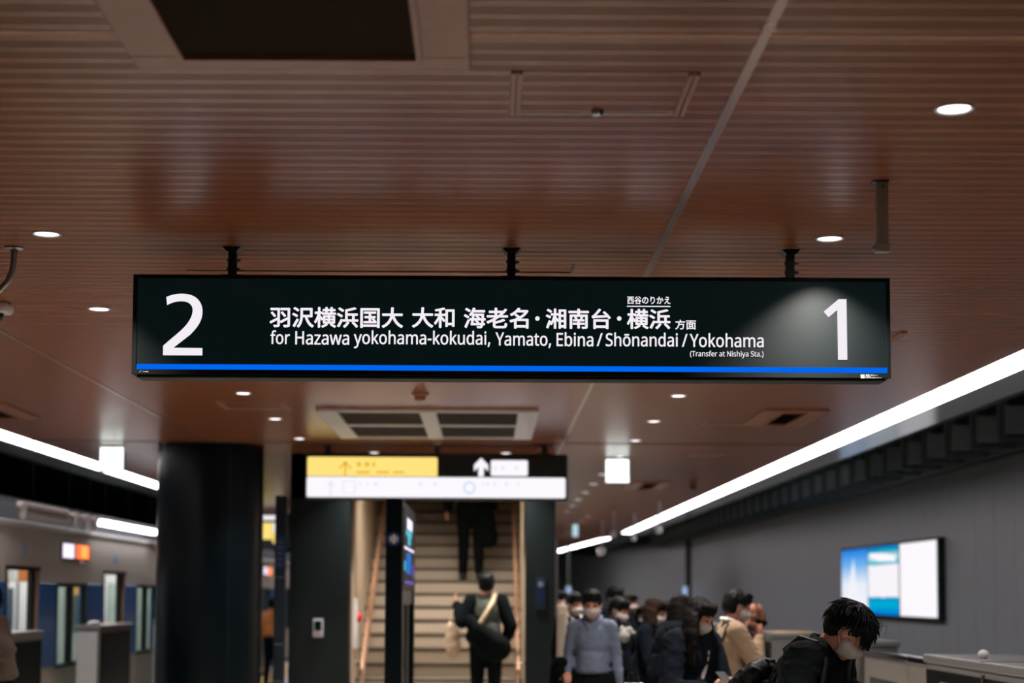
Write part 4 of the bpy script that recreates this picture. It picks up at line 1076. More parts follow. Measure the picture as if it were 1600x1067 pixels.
# three suspension brackets bolted between ceiling and sign
for hx in (-1.126, .093, 1.312):
    hz = thing('hanger', None, None, (hx, .055, 0))
    hz.parent = sg
    z0, z1 = SZ1 - 2.75, CEIL - 2.75
    MB().bev(-.018, .018, -.018, .018, z0, z1, b=.003).build('post', M['black'], hz)
    MB().prism([(-.020, z1 - .02), (.020, z1 - .02), (.040, z1), (-.040, z1)], 1, -.04, .04).build('ceiling_foot', M['black'], hz)
    MB().bev(-.045, .045, -.03, .03, z0, z0 + .008, b=.002).build('base_foot', M['black'], hz)
    for zz in (z0 + .033, z0 + .072):
        MB().tube((-.024, -.005, zz), .003, (.036, -.005, zz), n=8).tube((.018, -.005, zz), .009, (.026, -.005, zz), n=6).tube((.028, -.005, zz), .006, (.033, -.005, zz), n=6).tube((-.024, -.005, zz), .008, (-.018, -.005, zz), n=6).build('bolt', M['steel'], hz)


# ------------------------------------------------------------------ recessed lights
def downlight(x, y, label, r=.061):
    t = thing('downlight', label, 'light', (x, y, CEIL))
    MB().lathe([(r, .004), (r, -.004), (r - .004, -.006), (r - .010, -.003), (r - .0135, .012)], (0, 0, 0), 40).build('trim_ring', M['white'], t, smooth=True)
    MB().tube((0, 0, -.002), r - .0135, (0, 0, .003), n=40).build('diffuser', M['lamp'], t)
    lamp('downlight_lamp', 'AREA', (0, 0, -.008), DOWN_W, t, size=.088, spot=R(100))
    return t


ordn = ['first', 'second', 'third', 'fourth', 'fifth', 'sixth', 'seventh', 'eighth', 'ninth', 'tenth', 'eleventh', 'twelfth', 'thirteenth', 'fourteenth']
for k, y in enumerate([5.04, 6.92, 8.8, 10.65, 12.52, 14.39, 16.21, 18.1, 20.86, 22.7, 24.6, 26.5, 28.4, 30.36]):
    downlight(1.43, y, 'round downlight in the row right of the long ceiling joint, %s from the camera' % ordn[k])
for k, (x, y) in enumerate([(-1.866, 6.91), (-2.078, 8.77), (-1.86, 10.65), (-1.86, 12.5), (-1.855, 14.35), (-1.855, 16.2)]):
    downlight(x, y, 'round downlight in the row left of the hanging sign\'s middle, %s from the camera' % ordn[k])
downlight(-1.232, 18.1 - .32, 'round downlight just above the yellow part of the far guide sign')
downlight(.18, 17.75, 'round downlight just above the white arrow of the far guide sign')
for k, (px, py) in enumerate([(918.5, 807), (909, 814), (885, 833), (880, 838)]):
    d = CM @ Vector(((px - CX) / F, -(py - CY) / F, -1))
    tt = (CEIL - EYE) / d.z
    downlight(d.x * tt, d.y * tt, 'tiny distant downlight beyond the exit light, %s of the far group' % ordn[k])


# ------------------------------------------------------------------ ceiling vents and hatches
def square_vent(x0, x1, y0, y1, w, label, frame='vent_frame', slats=14, rec='vent_dark'):
    cx, cy = (x0 + x1) / 2, (y0 + y1) / 2
    t = thing('ceiling_vent', label, 'vent', (cx, cy, CEIL))
    X0, X1, Ya, Yb = x0 - cx, x1 - cx, y0 - cy, y1 - cy
    m = MB()
    m.bev(X0, X1, Ya, Ya + w * .75, -.014, .0, b=.005).bev(X0, X1, Yb - w * .75, Yb, -.014, .0, b=.005)
    m.bev(X0, X0 + w, Ya + w * .75, Yb - w * .75, -.014, 0, b=.005).bev(X1 - w, X1, Ya + w * .75, Yb - w * .75, -.014, 0, b=.005)
    m.build('frame', M[frame], t)
    m = MB()
    e = .016
    m.box(X0 + w - e, X1 - w + e, Ya + w * .75 - e, Ya + w * .75, -.024, -.0).box(X0 + w - e, X1 - w + e, Yb - w * .75, Yb - w * .75 + e, -.024, 0)
    m.box(X0 + w - e, X0 + w, Ya + w * .75, Yb - w * .75, -.024, 0).box(X1 - w, X1 - w + e, Ya + w * .75, Yb - w * .75, -.024, 0)
    m.build('inner_rim', M[frame], t)
    MB().box(X0 + w, X1 - w, Ya + w * .75, Yb - w * .75, -.003, -.001).build('recess', M[rec], t)
    if slats:
        sm = MB().quadbox([(X0 + w, -.006, -.012), (X1 - w, -.006, -.012), (X1 - w, -.004, -.012), (X0 + w, -.004, -.012),
                           (X0 + w, .004, -.003), (X1 - w, .004, -.003), (X1 - w, .006, -.003), (X0 + w, .006, -.003)]).mesh('slat', M[rec])
        L = (Yb - Ya - w * 1.5)
        for k in range(slats):
            o = bpy.data.objects.new('slat', sm)
            COL.objects.link(o)
            o.parent = t
            o.location = (0, Ya + w * .75 + (k + .5) * L / slats, 0)
    return t


square_vent(-1.006, -.058, 3.62, 4.65, .15, 'large square brown-framed ceiling vent cut by the top frame edge', slats=26)
square_vent(2.235, 2.765, 13.43, 14.61, .17, 'small brown-framed ceiling vent beyond the right end of the big sign', slats=10, rec='wood_dark')
square_vent(-4.50, -3.88, 13.2, 14.4, .17, 'brown-framed ceiling vent at the left frame edge near the linear lamp', slats=10, rec='wood_dark')
square_vent(1.92, 2.45, 22.2, 23.6, .17, 'distant brown-framed ceiling vent near the right linear lamp', slats=8, rec='wood_dark')


def hatch(x0, x1, y0, y1, label, latch=True):
    cx, cy = (x0 + x1) / 2, (y0 + y1) / 2
    t = thing('access_hatch', label, 'hatch', (cx, cy, CEIL))
    X, Y = (x1 - x0) / 2, (y1 - y0) / 2
    MB().box(-X, X, -Y - .003, -Y + .003, -.001, .01).build('rear_edge', M['vent_frame'], t)
    for s in (-1, 1):
        MB().bev(s * X - .017 - .0, s * X - .002, -Y, Y, -.008, .004, b=.003).bev(s * X + .002, s * X + .017, -Y, Y, -.008, .004, b=.003).build('side_rail', M['vent_frame'], t)
    MB().box(-X, X, Y - .005, Y + .005, -.0015, .01).build('edge_strip', M['vent_white'], t)
    if latch:
        MB().lathe([(.0, -.016), (.016, -.014), (.020, -.008), (.022, -.004)], (0, Y - .03, 0), 24).build('latch', M['chrome'], t, smooth=True)
    return t


hatch(.075, .588, 4.70, 5.12, 'near ceiling access hatch with metal side rails and a small chrome latch')
hatch(1.84, 2.37, 9.42, 9.82, 'ceiling access hatch mostly behind the right end of the big sign')
hatch(1.85, 2.35, 14.2, 14.7, 'faint ceiling access hatch beside the small brown vent', False)
hatch(-2.15, -1.65, 13.1, 13.6, 'faint ceiling access hatch between the left downlights', False)
hatch(2.1, 2.5, 17.6, 17.95, 'faint distant ceiling access hatch before the exit light', False)
# outline of a long service panel behind the sign
m = MB().box(-1.42, .38, 7.69, 7.70, CEIL - .004, CEIL + .002).box(.375, .385, 7.5, 7.70, CEIL - .004, CEIL + .002)
m.build('panel_seam', M['wood_dark'], ceil)

# cassette air outlet
ac = thing('air_outlet', 'wide ceiling air outlet with four dark grilles above the far guide sign', 'vent', (-.507, 14.68, CEIL))
X, Y = .912, 1.19
for a, b in ((-X, -X + .17), (-.07, .07), (X - .17, X)):
    MB().bev(a, b, -Y, Y, -.03, 0, b=.006).build('frame', M['vent_white'], ac)
for (a, b) in ((-X + .17, -.07), (.07, X - .17)):
    for c, d in ((-Y, -Y + .10), (-.06, .06), (Y - .10, Y)):
        MB().bev(a, b, c, d, -.026, 0, b=.005).build('cross_rail', M['vent_white'], ac)
    for c, d in ((-Y + .10, -.06), (.06, Y - .10)):
        g = MB().box(a, b, c, d, -.004, -.002).build('grille', M['vent_dark'], ac)
        sm = MB().box(a, b, -.004, .004, -.02, -.004).mesh('slat', M['rubber'])
        for k in range(8):
            o = bpy.data.objects.new('slat', sm)
            COL.objects.link(o)
            o.parent = g
            o.location = (0, c + (k + .5) * (d - c) / 8, 0)
        w = MB()
        for k in range(22):
            xx = a + (k + .5) * (b - a) / 22
            w.box(xx - .003, xx + .003, c, d, -.021, -.018)
        tag(w.build('crossbar', M['vent_dark'], g), kind='stuff')

# detectors
def detector(x, y, label, s=1.0):
    t = thing('smoke_detector', label, 'detector', (x, y, CEIL))
    MB().lathe([(.06 * s, 0), (.058 * s, -.012 * s), (.04 * s, -.02 * s)], (0, 0, 0), 28).build('base', M['vent_frame'], t, smooth=True)
    MB().lathe([(.042 * s, -.018 * s), (.036 * s, -.05 * s), (.0, -.058 * s)], (0, 0, 0), 28).build('head', M['vent_frame'], t, smooth=True)


detector(-.52, 12.45, 'round brown smoke detector below the big sign and before the air outlet', 1.1)
detector(-.50, 16.15, 'small round detector just behind the air outlet above the guide sign')
detector(-1.19, 11.2, 'flat round detector just under the sign by the number 2', .7)

# ------------------------------------------------------------------ hanging things near the sign
t = thing('hanging_bracket', 'flat grey bracket hanging from the ceiling above the sign\'s right end', 'bracket', (1.42, 5.95, CEIL))
MB().bev(-.022, .022, -.012, .012, -.245, -.004, b=.003).build('bar', mat('bracket_brown', (150, 140, 126), rough=.45), t)
MB().bev(-.036, .024, -.025, .025, -.006, 0, b=.002).build('ceiling_plate', M['black'], t)
MB().bev(-.027, .027, -.018, .016, -.262, -.232, b=.003).build('clamp', mat('bracket_clamp', (165, 150, 134), rough=.45), t)
MB().tube((-.036, 0, -.247), .008, (-.027, 0, -.247)).build('screw', M['steel'], t)
MB().tube((.0, -.018, -.025), .004, (.0, -.021, -.025)).build('screw', M['black'], t)

t = thing('camera_arm', 'curved dark pipe arm with ceiling flange at the left frame edge', 'arm', (-2.085, 7.2, CEIL))
MB().lathe([(.0, 0), (.042, 0), (.042, -.006), (.02, -.012), (.018, -.02)], (0, 0, 0), 28).build('flange', M['steel'], t, smooth=True)
MB().path([(0, 0, -.005), (0, 0, -.06), (-.008, 0, -.11), (-.025, 0, -.15), (-.06, 0, -.19), (-.12, 0, -.21), (-.2, 0, -.215)], .014, 12).build('pipe', M['steel'], t, smooth=True)
t = thing('dome_camera', 'small white dome camera under the ceiling at the left frame edge', 'camera', (-2.58, 8.62, CEIL))
MB().bev(-.07, .075, -.07, .07, -.055, 0, b=.02).build('housing', M['white'], t, smooth=True)
MB().ell((0, -.01, -.06), (.042, .042, .042)).build('dome', M['psd_dark'], t, smooth=True)


# exit lights hung from the ceiling
def exit_light(x, y, w, arrow, label):
    t = thing('exit_light', label, 'sign', (x, y, CEIL))
    MB().bev(-w / 2 - .008, w / 2 + .008, 0, .06, -w - .03, -.012, b=.008).build('case', M['white'], t)
    MB().bev(-w / 2, w / 2, -.006, .0, -w - .022, -.02, b=.002).build('face', M['exit'], t)
    MB().bev(-.04, .04, .01, .05, -.014, 0, b=.002).build('ceiling_plate', M['steel'], t)
    c = -w / 2 - .02
    s = arrow
    m = MB().box(-.06, .05, -.009, -.006, c - .008, c + .008)
    for q in (-1, 1):
        m.quadbox([(s * .055, -.009, c - .008), (s * .055, -.006, c - .008), (s * .055, -.006, c + .008), (s * .055, -.009, c + .008),
                   (s * .005, -.009, c + q * .05 - .008), (s * .005, -.006, c + q * .05 - .008), (s * .005, -.006, c + q * .05 + .008), (s * .005, -.009, c + q * .05 + .008)])
    m.build('arrow', M['exit_green'], t)


exit_light(-3.89, 17.1, .235, 1, 'square white exit light with green arrow left of the round column')
exit_light(1.415, 18.3, .25, -1, 'square white exit light right of the far guide sign')

# ------------------------------------------------------------------ far guide sign
GY = 16.75
gs = thing('guide_sign', 'black hanging guide sign with yellow and white lit panels before the stairs', 'sign', (-.545, GY, 2.75))


def gp(px, py, d=0):
    w = at(px, py, GY - d)
    return w.x + .545, w.z - 2.75


def gbox(name, px0, px1, py0, py1, d0, d1, m, b=.012):
    a = gp(px0, (py0)); c = gp(px1, py1)
    return MB().bev(a[0], c[0], -d1, -d0, c[1], a[1], b=b).build(name, m, gs)


a = gp(477, 709); c = gp(887, 782)
MB().bev(a[0], c[0], .003, .16, c[1], a[1] + .01, b=.01).build('housing', M['black'], gs)


def rrect(name, px0, px1, py0, py1, m, r=.02, d=.004, corners=(1, 1, 1, 1)):
    a = gp(px0, (py0)); c = gp(px1, py1)
    x0, x1, z0, z1 = a[0], c[0], c[1], a[1]
    P = []
    for (cx, cz, s, on) in ((x0, z0, 180, corners[0]), (x1, z0, 270, corners[1]), (x1, z1, 0, corners[2]), (x0, z1, 90, corners[3])):
        if not on:
            P.append((cx, cz))
            continue
        ox = cx + (r if cx == x0 else -r)
        oz = cz + (r if cz == z0 else -r)
        for k in range(6):
            an = R(s + k * 18)
            P.append((ox + r * math.cos(an), oz + r * math.sin(an)))
    return MB().prism(P, 1, -d - .002, -d + .004).build(name, m, gs)


rrect('yellow_panel', 480.5, 683.5, 713.5, 744.5, M['g_yellow'], corners=(0, 0, 1, 1))
rrect('white_panel', 479.5, 883.5, 744.5, 778.5, M['g_white'])
rrect('white_plate', 767, 824.5, 719, 743.8, M['g_white'], r=.018)


def arrow_up(cx, y0, y1, hw, m, lw=2.6, d=.012, tip=None):
    """shaft and two barbs, in the sign's plane"""
    mb = MB()
    (ax, az), (bx, bz) = gp(cx, y0), gp(cx, y1)
    w = lw * GY / F / 2
    mb.box(ax - w, ax + w, -d - .002, -d, bz, az - w)
    h = hw * GY / F
    for s in (-1, 1):
        mb.quadbox([(ax, -d - .002, az - 1.2 * w), (ax, -d, az - 1.2 * w), (ax, -d, az + 1.2 * w), (ax, -d - .002, az + 1.2 * w),
                    (ax + s * h, -d - .002, az - h - 1.2 * w), (ax + s * h, -d, az - h - 1.2 * w), (ax + s * h, -d, az - h + 1.2 * w), (ax + s * h, -d - .002, az - h + 1.2 * w)])
    return mb.build('arrow', m, gs)


arrow_up(539.8, 722.5, 743, 9.5, M['g_yellow_d'], 3.2)
arrow_up(516.8, 753.5, 775.5, 5, M['g_pale'], 1.6)
arrow_up(751.8, 720.5, 744.6, 11, M['g_white'], 8.5, d=.008)
for px, py in ((539.8, 722.3), (517.3, 753.3)):
    a = gp(px, py)
    MB().ell((a[0], -.015, a[1] - .004), (.011, .002, .011)).build('arrow_tip', M['g_dark'] if px > 530 else M['g_pale'], gs)


def marks(name, spans, y0, y1, m):
    for (p0, p1) in spans:
        a = gp(p0, y0); c = gp(p1, y1)
        MB().box(a[0], c[0], -.013, -.011, c[1], a[1]).build(name, m, gs)


marks('blurred_print', [(558, 564), (570, 577), (582, 586)], 722, 729, M['g_yellow_d'])
marks('blurred_print', [(557, 578), (588, 608), (614, 632)], 736, 739.5, M['g_yellow_d'])
marks('blurred_print', [(562, 564), (573, 575), (585, 589), (655, 659), (678, 682)], 754, 758, M['g_pale'])
marks('blurred_print', [(754, 756), (761, 764), (771, 774), (790, 793), (809, 811)], 754, 758, M['g_pale'])
marks('blurred_print', [(773, 775), (784, 787), (805, 808)], 729, 734, M['g_pale'])
fr = MB()
for (p0, p1, q0, q1) in ((536, 555, 751.5, 752.6), (536, 555, 770, 771), (536, 537, 751.5, 771), (554, 555, 751.5, 771)):
    a = gp(p0, q0); c = gp(p1, q1)
    fr.box(a[0], c[0], -.013, -.011, c[1], a[1])
fr.build('square_mark', M['g_pale'], gs)
cx, cz = gp(733.5, 762)
ring = MB()
n = 28
for k in range(n):
    a0, a1 = 2 * math.pi * k / n, 2 * math.pi * (k + 1) / n
    P = []
    for yy in (-.013, -.011):
        for (an, rr) in ((a0, .046), (a1, .046), (a1, .060), (a0, .060)):
            P.append((cx + rr * math.cos(an), yy, cz + rr * 1.05 * math.sin(an)))
    ring.quadbox(P)
ring.build('ring_mark', M['g_bluering'], gs)
for px in (512, 683, 851):
    a = gp(px, 712)
    MB().bev(a[0] - .03, a[0] + .03, .03, .09, .18, CEIL - 2.75, b=.004).build('hanger', M['black'], gs)
    MB().bev(a[0] - .07, a[0] + .07, .0, .13, CEIL - 2.75 - .015, CEIL - 2.75, b=.004).build('ceiling_plate', M['black'], gs)

# ------------------------------------------------------------------ round column
cl = thing('column', 'massive dark glossy round column between the train and the stairs', 'column', (-2.87, 17.15, 0))
MB().lathe([(.545, .0), (.545, .12), (.54, .12), (.54, 3.08), (.545, 3.08), (.545, 3.1)], (0, 0, 0), 96).build('shaft', M['column'], cl, smooth=True)
for an in (60, 180, 300):
    a_ = R(an)
    MB().tube((.541 * math.cos(a_), .541 * math.sin(a_), .12), .004, (.541 * math.cos(a_), .541 * math.sin(a_), 3.08), n=6).build('seam', M['black'], cl)

# ------------------------------------------------------------------ staircase
PY = 18.0
SLX, SRX = -1.50, .40
st = tag(MB().box(-2.15, SLX, PY, PY + .3, 0, CEIL).box(SRX, .72, PY, PY + .3, 0, CEIL).box(-2.15, .72, PY, PY + .3, 2.62, CEIL)
         .box(-2.15, SLX - .03, PY + .3, 32, 0, 6.5).box(SRX + .03, .72, PY + .3, 32, 0, 6.5).build('wall_stair_portal', M['portal']), kind='structure')
sw = tag(MB().box(SLX - .03, SLX, PY + .3, 32, 0, 6.4).box(SRX, SRX + .03, PY + .3, 32, 0, 6.4).build('wall_stair', M['cream']), kind='structure')
for k in range(9):
    y = PY + .35 + k * 1.4
    for s in (0, 1):
        xx = SLX if s == 0 else SRX - .012
        MB().bev(xx, xx + .012, y, y + 1.385, 0, 6.3, b=.003, seg=1).build('panel', M['cream'], sw)
tag(MB().quadbox([(SLX, PY + .3, 2.75), (SRX, PY + .3, 2.75), (SRX, 32, 7.3), (SLX, 32, 7.3), (SLX, PY + .3, 2.85), (SRX, PY + .3, 2.85), (SRX, 32, 7.5), (SLX, 32, 7.5)]).build('ceiling_stair', M['cream']), kind='structure')
tag(MB().box(-2.15, .72, 32, 32.2, 0, 7.5).build('wall_stair_end', M['cream']), kind='structure')
stairs = thing('staircase', 'wide stone staircase with dark step edges rising behind the guide sign', 'stairs', (0, 17.9, 0))
stp = MB().bev(SLX + .015, SRX - .015, 0, .34, -.155, 0, b=.006, seg=1).mesh('step', M['stone'])
nsm = MB().box(SLX + .015, SRX - .015, -.006, .04, -.036, .004).mesh('nosing', M['nosing'])
NST = 34
for k in range(NST):
    o = bpy.data.objects.new('step', stp)
    COL.objects.link(o)
    o.parent = stairs
    o.location = (0, k * .3, (k + 1) * .16)
    q = bpy.data.objects.new('nosing', nsm)
    COL.objects.link(q)
    q.parent = o


def handrail(x, inner, label, rows):
    t = thing('handrail', label, 'handrail', (x, 17.8, 0))
    slope = .16 / .3
    for h, r in rows:
        MB().path([(inner * .0, -.1, h - .02), (0, 0, h + .05), (0, .15, h + .14), (0, 9.0, h + .14 + 8.85 * slope)], r, 12).build('rail', M['copper'], t, smooth=True)
    b = MB()
    for k in range(9):
        y = .15 + k * 1.05
        z = rows[0][0] + .14 + (y - .15) * slope
        MB().path([(0, y, z - .02), (0, y, z - .07), (-inner * .05, y, z - .09), (-inner * .07, y, z - .09)], .012, 8).build('bracket', M['chrome'], t, smooth=True)
        MB().tube((-inner * .066, y, z - .09), .03, (-inner * .075, y, z - .09), n=16).build('rosette', M['chrome'], t, smooth=True)


handrail(-1.34, 1, 'double copper-toned handrail on the left wall of the stairs', [(.80, .022), (.60, .018)])
handrail(.32, -1, 'double copper-toned handrail on the right wall of the stairs', [(.80, .022), (.60, .018)])
lamp('stair_fill', 'AREA', (-.55, 19.6, 3.25), STAIR_FILL_W, None, rot=(R(28), 0, 0), color=(1, .90, .80), size=1.6, sizey=2.4)  # added area lights without a fixture, brighten steps and cream walls
lamp('stair_fill', 'AREA', (-.55, 26.0, 6.1), STAIR_FILL_W * 1.2, None, rot=(R(28), 0, 0), color=(1, .90, .80), size=1.6, sizey=2.4)

t = thing('fire_alarm', 'white wall box with red lamp on the left stair wall', 'alarm', (SLX + .012, 18.55, 1.30))
MB().bev(0, .04, -.09, .09, -.32, .25, b=.01).build('box', M['white'], t)
MB().ell((.05, -.02, .03), (.035, .05, .06)).build('lamp', M['red'], t, smooth=True)
t = thing('wall_notice', 'small grey framed control box on the dark panel left of the stairs', 'box', (-1.83, PY, 1.22))
MB().bev(-.055, .055, -.03, 0, -.10, .10, b=.008).build('frame', M['grey_wall'], t)
MB().bev(-.038, .038, -.036, -.03, -.03, .075, b=.004).build('cover', M['psd_dark'], t)
MB().bev(-.03, .03, -.04, -.03, -.08, -.055, b=.003).build('plate', M['pink_label'], t)
t = thing('blue_wall_sign', 'narrow blue sign on the dark pillar right of the stairs', 'sign', (.565, PY, 1.60))
MB().bev(-.055, .055, -.02, 0, -.17, .17, b=.006).build('plate', mat('navy_plate', (20, 34, 54), rough=.4), t)
MB().tube((0, -.021, .10), .035, (0, -.026, .10), n=24).build('ring', M['shirt'], t)
for k in range(4):
    MB().box(-.04, .04, -.024, -.02, .02 - k * .04, .035 - k * .04).build('stripe', M['blue'], t)
t = thing('corner_guard', 'pale blue-lit metal corner strip on the right stair pillar', 'strip', (.72, PY, 0))
MB().bev(0, .028, -.01, .10, .0, 2.2, b=.004).build('strip', M['steel'], t)
t = thing('route_board', 'narrow blue route board at the left edge of the dark stair panel', 'sign', (-2.20, 17.55, 0))
MB().bev(-.055, .06, 0, .10, 0, 2.62, b=.006).build('panel', mat('board_navy', (12, 26, 38), rough=.35), t)
for z in (.42, .66, 1.05, 1.75):
    MB().box(-.045, .05, -.004, 0, z, z + .012).build('rule', M['steel'], t)
MB().box(-.045, .05, -.004, 0, 1.85, 2.2).build('print', M['blue'], t)
for k in range(5):
    MB().box(-.03, .035, -.006, -.003, 1.88 + k * .06, 1.90 + k * .06).build('line', M['shirt'], t)
t = thing('cream_partition', 'cream partition panel standing right of the stair pillar', 'partition', (.735, 16.5, 0))
MB().bev(-.055, .05, 0, .06, 0, 1.49, b=.01).build('panel', M['cream'], t)
MB().bev(-.035, .03, -.004, 0, .1, 1.40, b=.004).build('inset', M['stone'], t)

# ------------------------------------------------------------------ display totem before the stairs
KY = 13.0
kx = at(615, 900, KY).x
kt = thing('display_totem', 'slim black display totem standing side-on before the stairs', 'screen', (kx, KY, 0))
MB().bev(-.066, .066, 0, .13, 0, 2.335, b=.012).build('front_post', M['column'], kt)
MB().bev(-.066, .066, 2.12, 2.25, 0, 2.335, b=.012).build('rear_post', M['column'], kt)
MB().bev(-.06, .062, .12, 2.14, 1.62, 2.33, b=.01).build('display_case', M['column'], kt)
MB().bev(.0, .05, .13, 2.12, 1.50, 1.62, b=.01).build('lower_bar', M['steel'], kt)
MB().bev(.0, .02, .13, 2.12, .25, 1.50, b=.004).build('glass_panel', M['glass'], kt)
for yy in (.5, 1.6):
    MB().tube((.03, yy, .0), .02, (.03, yy, 1.5)).build('support', M['steel'], kt, smooth=True)
tb = MB().tube((0, -.004, 2.02), .055, (0, 0, 2.02), n=32).build('round_badge', M['blue'], kt)
MB().box(-.012, .012, -.007, -.004, 1.985, 2.055).box(-.03, -.018, -.007, -.004, 2.0, 2.04).box(.018, .03, -.007, -.004, 2.0, 2.04).build('badge_mark', M['white'], tb)
sc = MB().bev(.062, .068, .2, 2.05, 1.66, 2.28, b=.003).build('screen', M['screen'], kt)


def sc_mark(y0, y1, z0, z1, m):
    MB().box(.068, .0695, y0, y1, z0, z1).build('screen_area', m, sc)


sc_mark(.55, 1.5, 2.07, 2.12, M['g_cyan']); sc_mark(.7, 1.6, 2.13, 2.22, M['g_pinkwhite']); sc_mark(.85, 1.3, 2.00, 2.07, M['g_cyan'])
sc_mark(.3, 1.95, 1.955, 1.975, M['g_pinkwhite']); sc_mark(.7, 1.3, 1.76, 1.93, M['g_blue']); sc_mark(.3, .5, 1.78, 1.86, M['g_cyan'])
sc_mark(1.7, 1.95, 1.74, 1.85, M['g_purple']); sc_mark(.4, 1.9, 1.675, 1.70, M['g_purple'])

# lit advert sign hung beyond the column
t = thing('hanging_guide_sign', 'distant yellow and white lit hanging sign in the gap right of the column', 'sign', (-3.95, 30, CEIL))
MB().bev(-.6, .6, 0, .12, -.72, -.08, b=.01).build('case', M['black'], t)
MB().bev(-.30, .30, -.008, 0, -.20, -.12, b=.004).build('panel', M['g_white'], t)
MB().bev(-.20, .05, -.008, 0, -.55, -.25, b=.004).build('panel', M['g_yellow'], t)
MB().bev(.06, .24, -.008, 0, -.42, -.25, b=.004).build('panel', M['g_white'], t)
MB().bev(.06, .24, -.008, 0, -.62, -.42, b=.004).build('panel', M['g_yellow'], t)
for s in (-.4, .4):
    MB().tube((s, .06, -.08), .015, (s, .06, 0)).build('hanger', M['black'], t)


# cameras and small signs hung far away on thin rods
def rod_camera(px, py_top, py_cam, Y, label, sz=.09):
    a = at(px, py_cam, Y)
    t = thing('hanging_camera', label, 'camera', (a.x, Y, a.z))
    MB().tube((0, 0, 0), .015, (0, 0, CEIL - a.z)).build('rod', M['steel'], t, smooth=True)
    MB().bev(-sz, sz * .5, -sz * 1.6, sz, -sz * 1.4, sz * .2, b=sz * .3).build('housing', M['white'], t, smooth=True)
    MB().ell((-sz * .2, -sz * 1.4, -sz * .6), (sz * .45, sz * .3, sz * .45)).build('lens', M['psd_dark'], t, smooth=True)


rod_camera(941, 800, 858, 34, 'white hanging camera below the far end of the linear lamp')
rod_camera(959, 795, 832, 30, 'hanging camera on a tall thin rod left of the right linear lamp', .06)
rod_camera(991, 795, 838, 31, 'dark small hanging camera beside the thin rod', .06)
rod_camera(1030, 805, 824, 27, 'hanging camera under the middle of the right linear lamp', .07)
a = at(899, 828, 30)
t = thing('small_hanging_sign', 'tiny pale blue lit sign hung far away right of the stairs', 'sign', (a.x, 30, a.z))
MB().bev(-.05, .05, 0, .05, -.12, .10, b=.01).build('face', glow('pale_face', (.6, .85, .95), .8, raw=True), t)
MB().tube((0, .02, .1), .012, (0, .02, CEIL - a.z)).build('rod', M['steel'], t)
t = thing('dome_camera', 'small dark dome camera on the ceiling near the right linear lamp', 'camera', (2.75, 22.3, CEIL))
MB().lathe([(.07, 0), (.07, -.03), (.06, -.04)], (0, 0, 0), 24).build('base', M['vent_frame'], t, smooth=True)
MB().ell((0, 0, -.045), (.055, .055, .06)).build('dome', M['psd_dark'], t, smooth=True)


# ------------------------------------------------------------------ people
def remesh(name, mb, mats, parent, voxel=.012, smooth=2, zone=None):
    """one continuous skin grown around the limbs collected in mb; zone(co) picks the material slot"""
    me = mb.mesh(name, mats, True)
    tmp = bpy.data.objects.new('tmp', me)
    COL.objects.link(tmp)
    md = tmp.modifiers.new('r', 'REMESH')
    md.mode = 'VOXEL'
    md.voxel_size = voxel
    md.use_smooth_shade = True
    if smooth:
        ms = tmp.modifiers.new('s', 'SMOOTH')
        ms.iterations = smooth
        ms.factor = .5
    out = bpy.data.meshes.new_from_object(tmp.evaluated_get(bpy.context.evaluated_depsgraph_get()))
    bpy.data.objects.remove(tmp)
    out.name = name
    out.materials.clear()
    for m in (mats if isinstance(mats, (list, tuple)) else [mats]):
        out.materials.append(m)
    for p in out.polygons:
        p.use_smooth = True
        p.material_index = zone(p.center) if zone else 0
    o = bpy.data.objects.new(name, out)
    COL.objects.link(o)
    o.parent = parent
    return o


def fold(o, amt, f):
    """soft creases in cloth: ridged noise pushed along the normals"""
    me = o.data
    N = [v.normal.copy() for v in me.vertices]
    for v, n in zip(me.vertices, N):
        q = Vector((v.co.x * f, v.co.y * f, v.co.z * f * 1.7))
        r = 1 - abs(noise.noise(q + Vector((0, 0, q.x)))) * 2.2
        v.co += n * (r * r * (1 if r > 0 else -1) * .6 + noise.noise(q * 2.7) * .4) * amt


def hand(mb, wrist, d, n, side, s=1.0, curl=.5):
    """palm, four unequal fingers and a thumb; d = direction of the fingers, n = palm normal, side = +1/-1 thumb side"""
    d = Vector(d).normalized()
    n = (Vector(n) - d * Vector(n).dot(d)).normalized()
    t = d.cross(n) * side
    W = Vector(wrist)
    mb.ell(W + d * .045 * s, (.045 * s, .038 * s, .016 * s), rot=Matrix((d, t, n)).transposed(), seg=12, rings=8)
    for k, (off, ln) in enumerate(((.028, .068), (.010, .078), (-.009, .072), (-.027, .056))):
        b = W + d * .075 * s + t * off * s
        d1 = (d * math.cos(curl * .5) + n * math.sin(curl * .5)).normalized()
        d2 = (d * math.cos(curl * 1.3) + n * math.sin(curl * 1.3)).normalized()
        d3 = (d * math.cos(curl * 2.0) + n * math.sin(curl * 2.0)).normalized()
        m1 = b + d1 * ln * .45 * s
        m2 = m1 + d2 * ln * .32 * s
        m3 = m2 + d3 * ln * .25 * s
        mb.cap(W + d * .05 * s + t * off * .8 * s, .010 * s, b, .0095 * s, 8)
        mb.cap(b, .0095 * s, m1, .009 * s, 8)
        mb.cap(m1, .009 * s, m2, .0085 * s, 8)
        mb.cap(m2, .0085 * s, m3, .0075 * s, 8)
    b = W + d * .02 * s + t * .03 * s
    m1 = b + (d * .6 + t * .7 + n * .3).normalized() * .035 * s
    m2 = m1 + (d * .85 + t * .2 + n * .5).normalized() * .032 * s
    mb.cap(b, .013 * s, m1, .0105 * s, 8)
    mb.cap(m1, .0105 * s, m2, .009 * s, 8)


